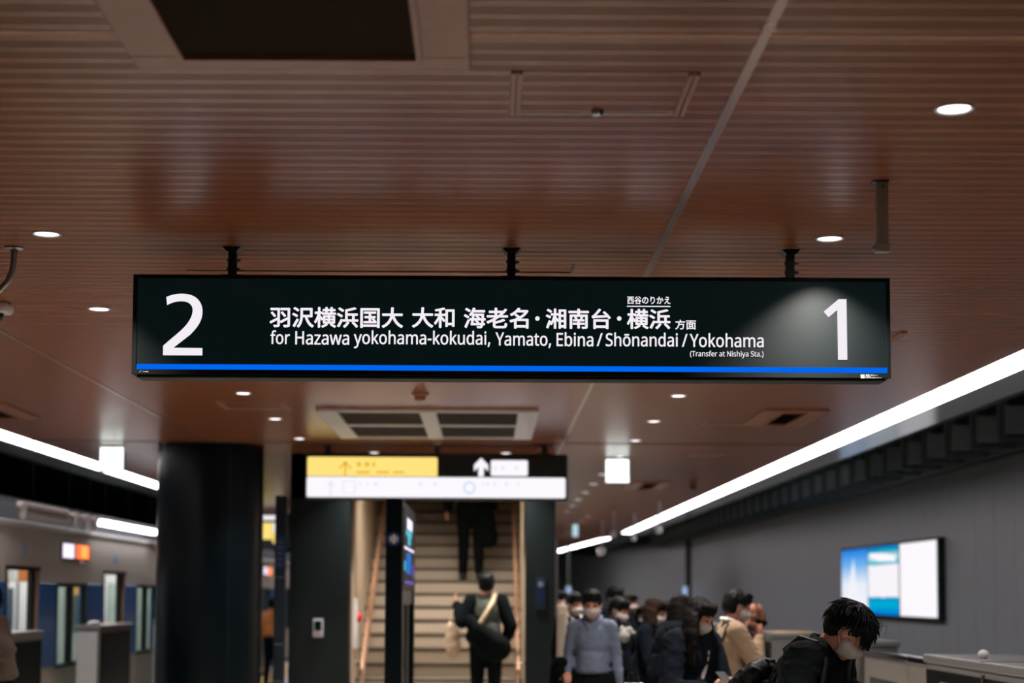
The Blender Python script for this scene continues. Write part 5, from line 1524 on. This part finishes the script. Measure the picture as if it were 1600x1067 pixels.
def person(label, px, py_top, Y, face, H=1.70, lean=0, hp=0, hy=0, arms=None, top='navy', legs='trousers', skin='skin', hair='short', hairm='hair',
           mask=True, voxel=.014, X=None, base=0.0, group=None, coat=0.0, skirt=False, belt=.97, collar=None, stride=.0, female=False, fit=True):
    """face: 0 = towards +X, -90 = towards the camera. Local frame: x forward, y left, z up."""
    if fit:                                        # body height so that the head stands where the photo shows it
        sx = 1.0
        Lf = R(lean)
        zc = .93 + .50 * math.cos(Lf) + .01 * math.sin(Lf) + .055 * math.cos(Lf) + .095 * math.cos(Lf * .3 + R(hp)) - .012 * math.sin(Lf * .3 + R(hp))
        H = 1.70 * min(1.09, max(.86, (at(px, py_top, Y).z - base) / zc))
    s = H / 1.70
    root = thing('person', label, 'person', (0, 0, base), R(face), group)
    L = R(lean)

    def up(p):                                     # lean the upper body forward about the hips
        v = Vector(p) * s
        hz = .93 * s
        if v.z <= hz:
            return v
        dz = v.z - hz
        return Vector((v.x * math.cos(L) + dz * math.sin(L), v.y, hz + dz * math.cos(L) - v.x * math.sin(L)))
    LR = Matrix.Rotation(L, 3, 'Y')
    sw = .160 if not female else .142
    nb = up((-.01, 0, 1.43))
    HR = Matrix.Rotation(R(hy), 3, 'Z') @ Matrix.Rotation(L * .3 + R(hp), 3, 'Y')
    hc = nb + (LR @ Vector((.02, 0, .055))) * s + HR @ Vector((.012, 0, .095)) * s

    def hd(p):
        return hc + HR @ (Vector(p) * s)
    # place: either given X or from the head's position in the photo
    root_x = at(px, py_top, Y).x if X is None else X
    fx = Matrix.Rotation(R(face), 3, 'Z') @ hc
    root.location = (root_x - fx.x, Y - fx.y, base)
    sh = {1: up((0, sw, 1.385)), -1: up((0, -sw, 1.385))}
    arms = arms or {}
    J = {}
    for sd in (1, -1):
        el, wr, hn = arms.get(sd, ((-.02, sd * (sw + .04), 1.10), (.03, sd * (sw + .05), .86), None))
        J[sd] = (sh[sd], Vector(el) * s, Vector(wr) * s, hn)
    hips = {sd: Vector((0, sd * .09, .90)) * s for sd in (1, -1)}
    knee = {sd: Vector((.03 + stride * .5 * sd, sd * .095, .49)) * s for sd in (1, -1)}
    ank = {sd: Vector((-.02 + stride * sd, sd * .10, .085)) * s for sd in (1, -1)}
    # ---- body
    b = MB()
    b.ell(hd((-.015, 0, .03)), (.096 * s, .077 * s, .088 * s), HR)
    b.ell(hd((.018, 0, -.025)), (.074 * s, .064 * s, .086 * s), HR)
    b.cap(hd((.02, 0, -.075)), .040 * s, hd((.062, 0, -.098)), .024 * s)
    b.cap(hd((.082, 0, .010)), .009 * s, hd((.106, 0, -.028)), .0135 * s)
    b.cap(hd((.078, .032, .028)), .013 * s, hd((.078, -.032, .028)), .013 * s)
    for sd in (1, -1):
        b.ell(hd((-.008, sd * .078, -.012)), (.020 * s, .010 * s, .031 * s), HR @ Matrix.Rotation(R(sd * 18), 3, 'Z'))
        b.ell(hd((.055, sd * .038, -.03)), (.026 * s, .022 * s, .026 * s), HR)
    b.cap(hd((.083, .018, -.062)), .008 * s, hd((.083, -.018, -.062)), .008 * s)
    b.cap(up((-.02, 0, 1.36)), .062 * s, hd((-.025, 0, -.07)), .052 * s)
    b.ell(up((0, 0, 1.27)), (.10 * s, (sw - .02) * s, .19 * s), LR)
    b.ell(up((0, 0, 1.07)), (.09 * s, .13 * s, .16 * s), LR)
    b.ell(Vector((0, 0, .93)) * s, (.10 * s, .155 * s, .12 * s))
    for sd in (1, -1):
        S_, E_, W_, hn = J[sd]
        b.cap(up((0, sd * .06, 1.39)), .046 * s, S_, .042 * s)
        b.cap(S_, .042 * s, E_, .038 * s)
        b.cap(E_, .037 * s, W_, .026 * s)
        d = (W_ - E_).normalized()
        if hn:
            hand(b, W_, hn[0], hn[1], hn[2], s, hn[3] if len(hn) > 3 else .7)
        else:
            hand(b, W_, d, (0, -sd, 0), 1 if sd > 0 else -1, s, .5)
        b.cap(hips[sd], .085 * s, knee[sd], .056 * s)
        b.cap(knee[sd], .052 * s, ank[sd], .036 * s)
        b.cap(ank[sd] - Vector((.02, 0, .03)) * s, .036 * s, ank[sd] + Vector((.14, sd * .015, -.05)) * s, .028 * s)
    remesh('body', b, M[skin], root, min(voxel, .011), 1)
    # ---- top
    g = .010 + coat
    c = MB()
    c.ell(up((0, 0, 1.27)), ((.105 + g) * s, (sw - .015 + g) * s, (.185 + g * .4) * s), LR)
    c.ell(up((0, 0, 1.09)), ((.092 + g) * s, (.135 + g) * s, .17 * s), LR)
    c.tube(up((0, 0, 1.15)), (.115 + g) * s, Vector((0, 0, belt)) * s, (.135 + g) * s, 24)
    c.ell(Vector((0, 0, belt + .02)) * s, ((.105 + g) * s, (.15 + g) * s, .06 * s))
    c.cap(up((-.015, 0, 1.38)), .068 * s, up((-.012, 0, 1.425)), .064 * s)
    for sd in (1, -1):
        S_, E_, W_, hn = J[sd]
        c.cap(up((0, sd * .05, 1.392)), (.054 + g) * s, S_, (.048 + g) * s)
        c.cap(S_, (.050 + g) * s, E_, (.040 + g) * s)
        c.cap(E_, (.040 + g) * s, E_.lerp(W_, .90), (.028 + g * .8) * s)
    tp = remesh('top', c, M[top], root, voxel, 3)
    fold(tp, .007 + coat * .12, 9)
    if collar:
        k = MB()
        for sd in (1, -1):
            P = [up((-.085, 0, 1.475)), up((-.05, sd * .075, 1.47)), up((.03, sd * .078, 1.445)), up((.085, sd * .04, 1.40)), up((.10, sd * .012, 1.345))]
            k.path(P, [.016 * s, .017 * s, .017 * s, .015 * s, .008 * s], 8)
        k.build('collar', M[collar], root, smooth=True)
    # ---- legs
    t = MB()
    t.ell(Vector((0, 0, .91)) * s, (.125 * s, .172 * s, .11 * s))
    if skirt:
        t.tube(Vector((0, 0, .98)) * s, .17 * s, Vector((0, 0, .86)) * s, .205 * s, 24).tube(Vector((0, 0, .87)) * s, .205 * s, Vector((.01, 0, .48)) * s, .26 * s, 24)
    else:
        for sd in (1, -1):
            t.cap(hips[sd], .10 * s, knee[sd], .075 * s)
            t.cap(knee[sd], .073 * s, ank[sd] + Vector((0, 0, .02)) * s, .056 * s)
    fold(remesh('skirt' if skirt else 'trousers', t, M[legs], root, voxel, 2), .005, 8)
    for sd in (1, -1):
        q = MB()
        a = ank[sd]
        q.cap(a + Vector((-.03, 0, -.035)) * s, .045 * s, a + Vector((.15, sd * .015, -.048)) * s, .036 * s, 10)
        sh_ = q.build('shoe', M['shoe'], root, smooth=True)
        for v in sh_.data.vertices:
            v.co.z = max(v.co.z, .0)
    # ---- face
    for sd in (1, -1):
        MB().ell(hd((.083, sd * .032, .004)), (.010 * s, .014 * s, .007 * s), HR, 10, 7).build('eye', M['eye'], root, smooth=True)
        MB().cap(hd((.090, sd * .018, .034)), .004 * s, hd((.078, sd * .052, .034)), .003 * s, 6).build('eyebrow', M[hairm], root, smooth=True)
    if mask:
        bm = bmesh.new()
        bmesh.ops.create_uvsphere(bm, u_segments=28, v_segments=20, radius=1)
        bmesh.ops.delete(bm, geom=[v for v in bm.verts if v.co.x < -.05 or v.co.z > .62], context='VERTS')
        for v in bm.verts:
            x, y, z = v.co
            nx = .016 + x * (.098 + .016 * max(0, 1 - abs(z - .35) * 2) * max(0, 1 - abs(y) * 2))
            v.co = Vector((nx, y * .073 * (1 - .28 * max(0, -z)), -.052 + z * .062))
        k = MB()
        k.add_bm(bm, Matrix.Translation(hc) @ HR.to_4x4() @ Matrix.Diagonal((s, s, s, 1)))
        mk = k.build('mask', M[mask if isinstance(mask, str) else 'mask'], root, smooth='all')
        sol = mk.modifiers.new('thick', 'SOLIDIFY')
        sol.thickness = .003
        lp = MB()
        for sd in (1, -1):
            lp.path([hd((.045, sd * .070, -.02)), hd((.018, sd * .081, .006)), hd((-.010, sd * .088, .022)), hd((-.026, sd * .086, .0)), hd((-.024, sd * .084, -.03)), hd((.012, sd * .077, -.06)), hd((.035, sd * .062, -.078))], .0018 * s, 6)
        lp.build('ear_loop', M['mask'], mk, smooth=True)
    # ---- hair
    h = MB()
    if hair != 'bald':
        h.ell(hd((-.022, 0, .040)), (.106 * s, .090 * s, .092 * s), HR)
        h.ell(hd((-.055, 0, .0)), (.070 * s, .082 * s, .088 * s), HR)
        for k in range(9):                                    # fringe lumps over the forehead
            a = R(-70 + k * 17.5)
            h.cap(hd((.02 + .05 * math.cos(a), .062 * math.sin(a), .095)), .026 * s, hd((-.004 + .090 * math.cos(a), .080 * math.sin(a), .050 + .006 * math.sin(k * 2.3))), .013 * s, 8)
        for sd in (1, -1):
            h.cap(hd((-.02, sd * .078, .03)), .018 * s, hd((.012, sd * .077, .01)), .010 * s, 8)
            h.cap(hd((-.04, sd * .07, .0)), .022 * s, hd((-.05, sd * .060, -.06)), .014 * s, 8)
        if hair in ('long', 'bob'):
            ln = .34 if hair == 'long' else .12
            for k in range(13):
                a = R(106 - k * 212 / 12 + 180)
                w0 = hd((-.01 + .075 * math.cos(a), .082 * math.sin(a), .0))
                out = (Matrix.Rotation(R(hy), 3, 'Z') @ Vector((math.cos(a) * .9, math.sin(a), 0))) * .022
                w1 = w0 + Vector((0, 0, -.13 * s)) + out
                w2 = w0 + Vector((0, 0, -ln * s)) + out * (1.6 if hair == 'long' else .6)
                h.cap(w0, .036 * s, w1, .038 * s, 8)
                if hair == 'long':
                    h.cap(w1, .038 * s, w2, .018 * s, 8)
    if hair != 'bald':
        ho = remesh('hair', h, M[hairm], root, .009, 1)
        # cut the volume back from the face
        for v in ho.data.vertices:
            q = HR.transposed() @ (v.co - hc) / s
            if q.x > -.0 and q.z < .035 and abs(q.y) < .055 and q.z > -.13:
                q.x = min(q.x, .05)
                v.co = hc + HR @ (q * s)
            else:
                w = noise.noise(v.co * 38) * .006 + noise.noise(v.co * 90) * .003
                v.co += (v.co - hc).normalized() * w
    info = dict(root=root, hd=hd, up=up, HR=HR, hc=hc, s=s, J=J, LR=LR)
    return info


def strands(info, n, parent, seedv=3, lo=-.02, length=.085, m='hair'):
    """loose hair ends over the cap so that the outline is tufted"""
    rnd = random.Random(seedv)
    mb = MB()
    hd, s = info['hd'], info['s']
    for _ in range(n):
        a = rnd.uniform(-math.pi, math.pi)
        e = rnd.uniform(-.05, 1.35)
        d = Vector((math.cos(a) * math.cos(e), math.sin(a) * math.cos(e), math.sin(e)))
        if (d.x > .45 and d.z < .62) or (d.z < .42 and d.x > -.25):
            continue
        p = Vector((-.022 + d.x * .104, d.y * .088, .040 + d.z * .090))
        flow = Vector((d.x * .5 + .35, d.y * .9, -.75 + .5 * d.z)) + Vector((rnd.uniform(-.3, .3), rnd.uniform(-.3, .3), rnd.uniform(-.2, .2)))
        flow = (flow - d * flow.dot(d) * .75).normalized()
        ln = length * rnd.uniform(.5, 1.15)
        P = [hd(p + flow * ln * t + d * (.010 * math.sin(t * 2.2) - .026 * t * t * (0 if e > .6 else 1))) for t in (0, .3, .6, 1)]
        mb.path(P, [.0065 * s, .0055 * s, .0038 * s, .0008 * s], 5)
    for _ in range(n // 4):                       # fringe falling forward over the brow
        y = rnd.uniform(-.07, .07)
        p = Vector((.045 - abs(y) * .5, y, .105 - abs(y) * .25))
        ln = length * rnd.uniform(.75, 1.15)
        P = [hd(p + Vector((.075 * t, y * .15 * t + rnd.uniform(-.004, .004), -.02 * t - .075 * t * t)) * (ln / .085)) for t in (0, .35, .7, 1)]
        mb.path(P, [.0065 * s, .0055 * s, .0038 * s, .0008 * s], 5)
    return mb.build('hair_tufts', M[m], parent, smooth=True)


def strap(info, pts, w, m, parent, name='strap'):
    mb = MB()
    mb.path([info['up'](p) for p in pts], w, 8)
    return mb.build(name, M[m], parent, smooth=True)


def held_phone(wp, rz, tilt, label, group=None):
    t = thing('phone', label, 'phone', wp, rz)
    t.rotation_euler = (0, tilt, rz)
    MB().bev(-.004, .004, -.036, .036, -.075, .075, b=.004).build('case', M['rubber'], t)
    MB().box(-.0052, -.004, -.032, .032, -.068, .068).build('screen', M['housing'], t)
    return t


def to_world(info, p):
    return Matrix.Rotation(info['root'].rotation_euler.z, 3, 'Z') @ Vector(p) + info['root'].location


# nearest man, bowed over, with a backpack
m1 = person('man in black jacket with bowed head, white mask, messy black hair and backpack', 1326, 982, 7.75, -38, H=1.72, lean=36, hp=34, hy=20,
            arms={1: ((.26, .22, 1.14), (.44, .10, 1.12), ((.8, -.5, .2), (0, 0, 1), 1, .7)), -1: ((.24, -.24, 1.12), (.43, -.08, 1.10), ((.8, .5, .2), (0, 0, 1), -1, .7))},
            top='blackcloth', voxel=.010, coat=.035, hair='short')
strands(m1, 1000, m1['root'], 5, length=.085)
# a few flyaway hairs on the crown
fw = MB()
for k in range(6):
    r_ = random.Random(k)
    st_, rise, run, side_ = .02 + .012 * k, .030 + .012 * r_.random(), .035 + .02 * r_.random(), r_.uniform(-.03, .03)
    P = [m1['hd'](Vector((st_ + run * t, side_ * (1 + t), .128 - st_ * .25 - .02 * t + rise * math.sin(math.pi * min(t, .92))))) for t in [q / 9 for q in range(10)]]
    fw.path(P, .0007, 5)
fw.build('flyaway_hair', M['hair'], m1['root'])
k = MB()
k.path([m1['up'](p) for p in ((-.085, 0, 1.455), (-.06, .065, 1.455), (.0, .084, 1.45), (.06, .06, 1.42), (.09, .02, 1.38))], .018, 10)
k.path([m1['up'](p) for p in ((-.085, 0, 1.455), (-.06, -.065, 1.455), (.0, -.084, 1.45), (.06, -.06, 1.42), (.09, -.02, 1.38))], .018, 10)
k.build('jacket_collar', M['blackcloth'], m1['root'], smooth=True)
MB().ell(m1['up']((.10, -.205, 1.30)), (.012, .012, .012)).build('button', M['chrome'], m1['root'], smooth=True)
bp = thing('backpack', 'black nylon backpack on the back of the bowed man', 'bag', m1['root'].location, R(-38))
b = MB()
for (x, y, z, a, c, d) in ((-.215, 0, 1.05, .075, .150, .16), (-.215, 0, .93, .085, .155, .12), (-.205, 0, 1.15, .06, .13, .07)):
    b.ell(m1['up']((x, y, z)), (a, c, d), m1['LR'])
fold(remesh('bag_body', b, M['nylon'], bp, .010, 2), .014, 11)
b = MB()
b.ell(m1['up']((-.265, 0, .92)), (.045, .12, .10), m1['LR']).ell(m1['up']((-.25, 0, 1.07)), (.035, .11, .06), m1['LR'])
fold(remesh('front_pocket', b, M['nylon'], bp, .009, 2), .010, 14)
for sd in (1, -1):
    b = MB()
    P = [m1['up'](p) for p in ((-.13, sd * .085, 1.34), (-.09, sd * .11, 1.445), (-.01, sd * .118, 1.475), (.07, sd * .122, 1.44), (.125, sd * .125, 1.34), (.13, sd * .135, 1.20), (.07, sd * .17, 1.06), (-.08, sd * .16, 1.02))]
    b.path(P, .017, 8)
    b.build('shoulder_strap', M['rubber'], bp, smooth=True)
b = MB()
b.path([m1['up'](p) for p in ((-.17, .03, 1.20), (-.20, .03, 1.225), (-.20, -.03, 1.225), (-.17, -.03, 1.20))], .010, 8)
b.build('carry_loop', M['rubber'], bp, smooth=True)
b = MB()
for z in (.99, 1.13):
    P = [m1['up']((-.20 - .080 * math.cos(t) * (1 if z < 1.1 else .8), .155 * math.sin(t) * (1 if z < 1.1 else .88), z)) for t in [R(-80 + 16 * q) for q in range(11)]]
    b.path(P, .004, 6)
b.build('zip', M['steel'], bp, smooth=True)
held_phone(to_world(m1, (.53, .0, 1.15)), R(-38), R(-50), 'dark phone held in both hands by the bowed man')

# woman with long hair looking at her phone
w1 = person('woman in navy blazer with long dark hair and white mask, looking down', 1094, 962, 11.0, -62, H=1.60, lean=8, hp=24, hy=22,
            arms={1: ((.12, .23, 1.06), (.31, .13, 1.08), ((1, -.5, .15), (0, 0, 1), 1, .8)), -1: ((.12, -.23, 1.04), (.33, -.08, 1.06), ((1, .4, .2), (0, 0, 1), -1, .8))},
            top='navy', hair='long', hairm='hair_w', coat=.03, female=True, skirt=True, legs='navy')
strap(w1, [(-.03, .07, 1.44), (.06, .075, 1.40), (.115, .06, 1.32), (.135, .03, 1.2), (.14, -.01, 1.08)], .014, 'mask', w1['root'], 'shirt_front')
MB().path([w1['J'][-1][2] + Vector((.0, .0, .0)) + Vector((.0, .028 * math.cos(t), .028 * math.sin(t))) for t in [k * .7 for k in range(10)]], .006, 6).build('wrist_band', M['rubber'], w1['root'])
held_phone(to_world(w1, (.40 , .02, 1.06)), R(-62), R(-55), 'dark phone in the hands of the long-haired woman')
# woman behind her
w2 = person('woman with dark brown hair turned away behind the long-haired woman in the blazer', 1064, 952, 13.6, 15, H=1.62, lean=8, hp=28, top='navy', hair='long', hairm='hair_w', female=True, legs='navy', coat=.02)
# man in beige jacket
m2 = person('man in beige jacket with white collar, hand raised to his masked chin', 1153, 947, 12.4, 8, H=1.70, lean=2, hp=16, top='beige', coat=.015, collar='white',
            arms={-1: ((.14, -.24, 1.13), (.20, -.10, 1.34), ((-.1, .35, 1), (-1, 0, 0), -1, .9)), 1: ((.05, .25, 1.10), (.26, .16, 1.10), None)}, legs='blackcloth')
strap(m2, [(-.10, -.10, 1.30), (-.06, -.115, 1.43), (.02, -.12, 1.455), (.09, -.12, 1.38), (.125, -.115, 1.24), (.12, -.12, 1.1)], .014, 'rubber', m2['root'])
# bald man behind
m3 = person('balding man in dark clothes with a black phone at his ear beside the barrier', 1181, 962, 14.4, -10, H=1.60, lean=4, hp=14, top='blackcloth', skin='skin2', hair='bald', mask='blackcloth', coat=.03,
            arms={-1: ((.13, -.28, 1.16), (.11, -.15, 1.38), ((.1, .3, 1), (0, 1, 0), -1, .6)), 1: ((.0, .24, 1.1), (.1, .25, .9), None)})
held_phone(to_world(m3, (.10, -.115, 1.47)), R(-10), R(-15), 'black phone pressed to the balding man\'s ear')
# bob-haired woman with mask, further man with mask
w3 = person('woman with short brown hair, white mask and dark suit facing right in the crowd', 1024, 955, 15.0, -20, H=1.60, lean=5, hp=20, top='navy', hair='bob', hairm='hair_brown', female=True, collar='shirt', legs='navy', coat=.01,
            arms={-1: ((.10, -.23, 1.08), (.28, -.10, 1.14), ((1, .4, .2), (0, 0, 1), -1, .8))})
w4 = person('person with tousled dark hair and mask just right of the brown-haired woman', 1044, 957, 16.5, -70, H=1.62, lean=0, hp=12, top='blackcloth', hair='short', hairm='hair', legs='navy', coat=.02)
# man in grey-blue shirt walking towards the camera
m4 = person('man in grey-blue shirt and white mask walking towards the camera', 925, 944, 13.9, -97, H=1.70, lean=0, hp=12, top='shirt', hair='short', collar='shirt', legs='trousers', stride=.14, belt=.99,
            arms={1: ((-.03, .205, 1.13), (.04, .24, .89), None), -1: ((-.05, -.21, 1.13), (.10, -.21, .98), ((.9, .1, -.3), (0, 0, -1), -1, .9))})
t = thing('draped_coat', 'dark coat folded over the right forearm of the man in the shirt', 'coat', to_world(m4, (.02, -.26, .72)), R(-97))
b = MB()
b.ell((0, 0, .30), (.12, .07, .06)).cap((.03, -.03, .26), .06, (.02, -.04, -.22), .075).cap((-.04, .03, .26), .055, (-.05, .02, -.16), .07).cap((.09, 0, .24), .045, (.08, .01, -.28), .05)
remesh('cloth', b, M['blackcloth'], t, .014, 2)
# others in the crowd
m5 = person('man with tanned face above the person behind the white paper bag', 961, 934, 18.8, -60, H=1.70, hp=14, top='navy', skin='skin2', hair='short', legs='blackcloth', coat=.02,
            arms={-1: ((.08, -.27, 1.10), (.30, -.16, 1.16), ((1, .3, 0), (0, 0, 1), -1, .8)), 1: ((.08, .27, 1.10), (.30, .16, 1.10), ((1, -.3, 0), (0, 0, 1), 1, .8))})
t = thing('paper_bag', 'crumpled white paper bag held at chest height beside the man in the shirt', 'bag', at(977, 990, 15.0))
b = MB()
b.ell((-.01, 0, -.02), (.052, .04, .06)).ell((.03, 0, .035), (.038, .025, .025)).ell((.065, .0, .01), (.03, .02, .015)).ell((-.03, 0, .04), (.022, .02, .03))
fold(remesh('paper', b, M['paper'], t, .006, 1), .008, 22)
m6 = person('person in black standing behind the man with the paper bag', 985, 942, 21.5, -30, H=1.72, hp=5, top='blackcloth', hair='short', legs='blackcloth', coat=.03)
m7 = person('dark-haired person beyond the cream partition beside the stair pillar', 876, 938, 21.6, -20, H=1.66, hp=6, top='navy', hair='short', legs='blackcloth')
m8 = person('man in dark suit with pale shirt partly hidden by the man in the grey-blue shirt', 899, 944, 16.9, -60, H=1.64, hp=10, top='blackcloth', collar='white', hair='short', legs='blackcloth', coat=.015)
w5 = person('distant dark-clothed person in the dense part of the crowd', 1003, 965, 20.4, -80, H=1.58, hp=12, top='blackcloth', hair='bob', legs='blackcloth', coat=.03, female=True)
w6 = person('person in dark coat directly behind the crumpled white paper bag', 968, 953, 15.5, -35, H=1.60, hp=20, top='navy', hair='short', legs='blackcloth', coat=.03)
a = at(990, 1062, 14.3)
t = thing('carrier_bag', 'pale carrier bag at hip height among the crowd', 'bag', (a.x, 14.3, .0))
MB().bev(-.09, .09, -.05, .05, .34, .84, b=.02).build('bag', M['white'], t)
MB().path([(-.05, 0, .83), (-.04, 0, .93), (.04, 0, .93), (.05, 0, .83)], .004, 6).build('handle', M['rubber'], t)
MB().tube((-.05, 0, 0), .012, (-.05, 0, .36)).tube((.05, 0, 0), .012, (.05, 0, .36)).build('trolley_leg', M['steel'], t)
a = at(1007, 1056, 14.3)
t = thing('orange_bag', 'small orange tan bag next to the pale carrier bag in the crowd', 'bag', (a.x, 14.3, .0))
MB().bev(-.045, .045, -.05, .05, .30, .80, b=.03).build('bag', M['orange'], t)
MB().tube((0, 0, 0), .012, (0, 0, .32)).build('trolley_leg', M['steel'], t)

# stairs: one person at the foot, one higher up
p1 = person('person seen from behind at the stair foot, cream strap over grey-green vest', 760, 912, 17.99, 90, H=1.66, X=None, base=.16, hp=-2, mask=False, top='olive', hair='short', legs='blackcloth', coat=.012, stride=.10,
            arms={1: ((-.08, .27, 1.16), (.06, .33, 1.36), None), -1: ((-.05, -.27, 1.12), (.12, -.22, .96), None)}, belt=1.02)
# dark sleeves and coat slung diagonally over the back
b = MB()
for sd in (1, -1):
    S_, E_, W_, hn = p1['J'][sd]
    b = MB()
    b.cap(S_, .092, E_, .078).cap(E_, .078, E_.lerp(W_, .88), .06)
    remesh('sleeve', b, M['blackcloth'], p1['root'], .014, 2)
strap(p1, [(-.02, -.10, 1.46), (-.10, -.07, 1.38), (-.14, .0, 1.26), (-.145, .07, 1.14)], .024, 'tote', p1['root'])
b = MB()
b.cap((-.06, .24, 1.20), .07, (-.12, .08, 1.05), .09).cap((-.12, .08, 1.05), .09, (-.12, -.12, .90), .11).ell((-.10, -.08, .86), (.10, .20, .16)).ell((-.08, .05, .98), (.10, .18, .12))
remesh('slung_coat', b, M['blackcloth'], p1['root'], .014, 3)
tw = to_world(p1, (.0, .33, .0))
t = thing('tote_bag', 'beige canvas tote bag hanging at the left side of the person at the stair foot', 'bag', (tw.x - .03, tw.y - .05, 0))
b = MB()
b.ell((0, 0, 1.10), (.085, .05, .16)).ell((.01, 0, 1.02), (.08, .06, .12)).ell((-.02, 0, 1.2), (.05, .04, .10))
remesh('bag', b, M['tote'], t, .012, 1)
MB().path([(-.04, 0, 1.26), (.0, 0.02, 1.42), (.05, .03, 1.46), (.06, 0, 1.26)], .010, 6).build('strap', M['tote'], t, smooth=True)
p2 = person('person in black climbing high up the stairs, legs and long coat visible under the sign', 745, 700, 20.95, 90, H=1.72, fit=False, X=-.22, base=1.76, mask=False, top='blackcloth', hair='short', legs='blackcloth', coat=.03, stride=.10, belt=.80,
            arms={1: ((-.06, .27, 1.12), (.0, .30, .88), None), -1: ((-.05, -.27, 1.12), (.02, -.28, .90), None)})
tw = to_world(p2, (-.05, -.20, 0))
t = thing('hanging_coat', 'dark coat hanging beside the legs of the person high on the stairs', 'coat', (tw.x, tw.y, tw.z))
b = MB()
b.cap((0, 0, .95), .08, (.02, 0, .52), .12).cap((-.05, 0, .9), .07, (-.06, 0, .62), .09)
remesh('cloth', b, M['blackcloth'], t, .014, 2)
MB().tube((0, 0, .95), .01, (.0, 0, 1.05)).build('loop', M['blackcloth'], t)

# left edge and gap
e1 = person('person in brown coat cut by the left frame edge, only the arm visible', -20, 938, 12.6, 175, H=1.70, lean=6, hp=8, top='brown', hair='short', legs='blackcloth', coat=.02, mask=True,
            arms={-1: ((.02, .27, 1.12), (.24, .20, 1.08), None), 1: ((-.17, .25, 1.20), (.10, .24, 1.12), None)})
g1 = person('distant person in orange-brown jacket in the gap right of the column', 426, 944, 28.5, 60, H=1.66, top='orange', hair='short', legs='navy', mask=False)
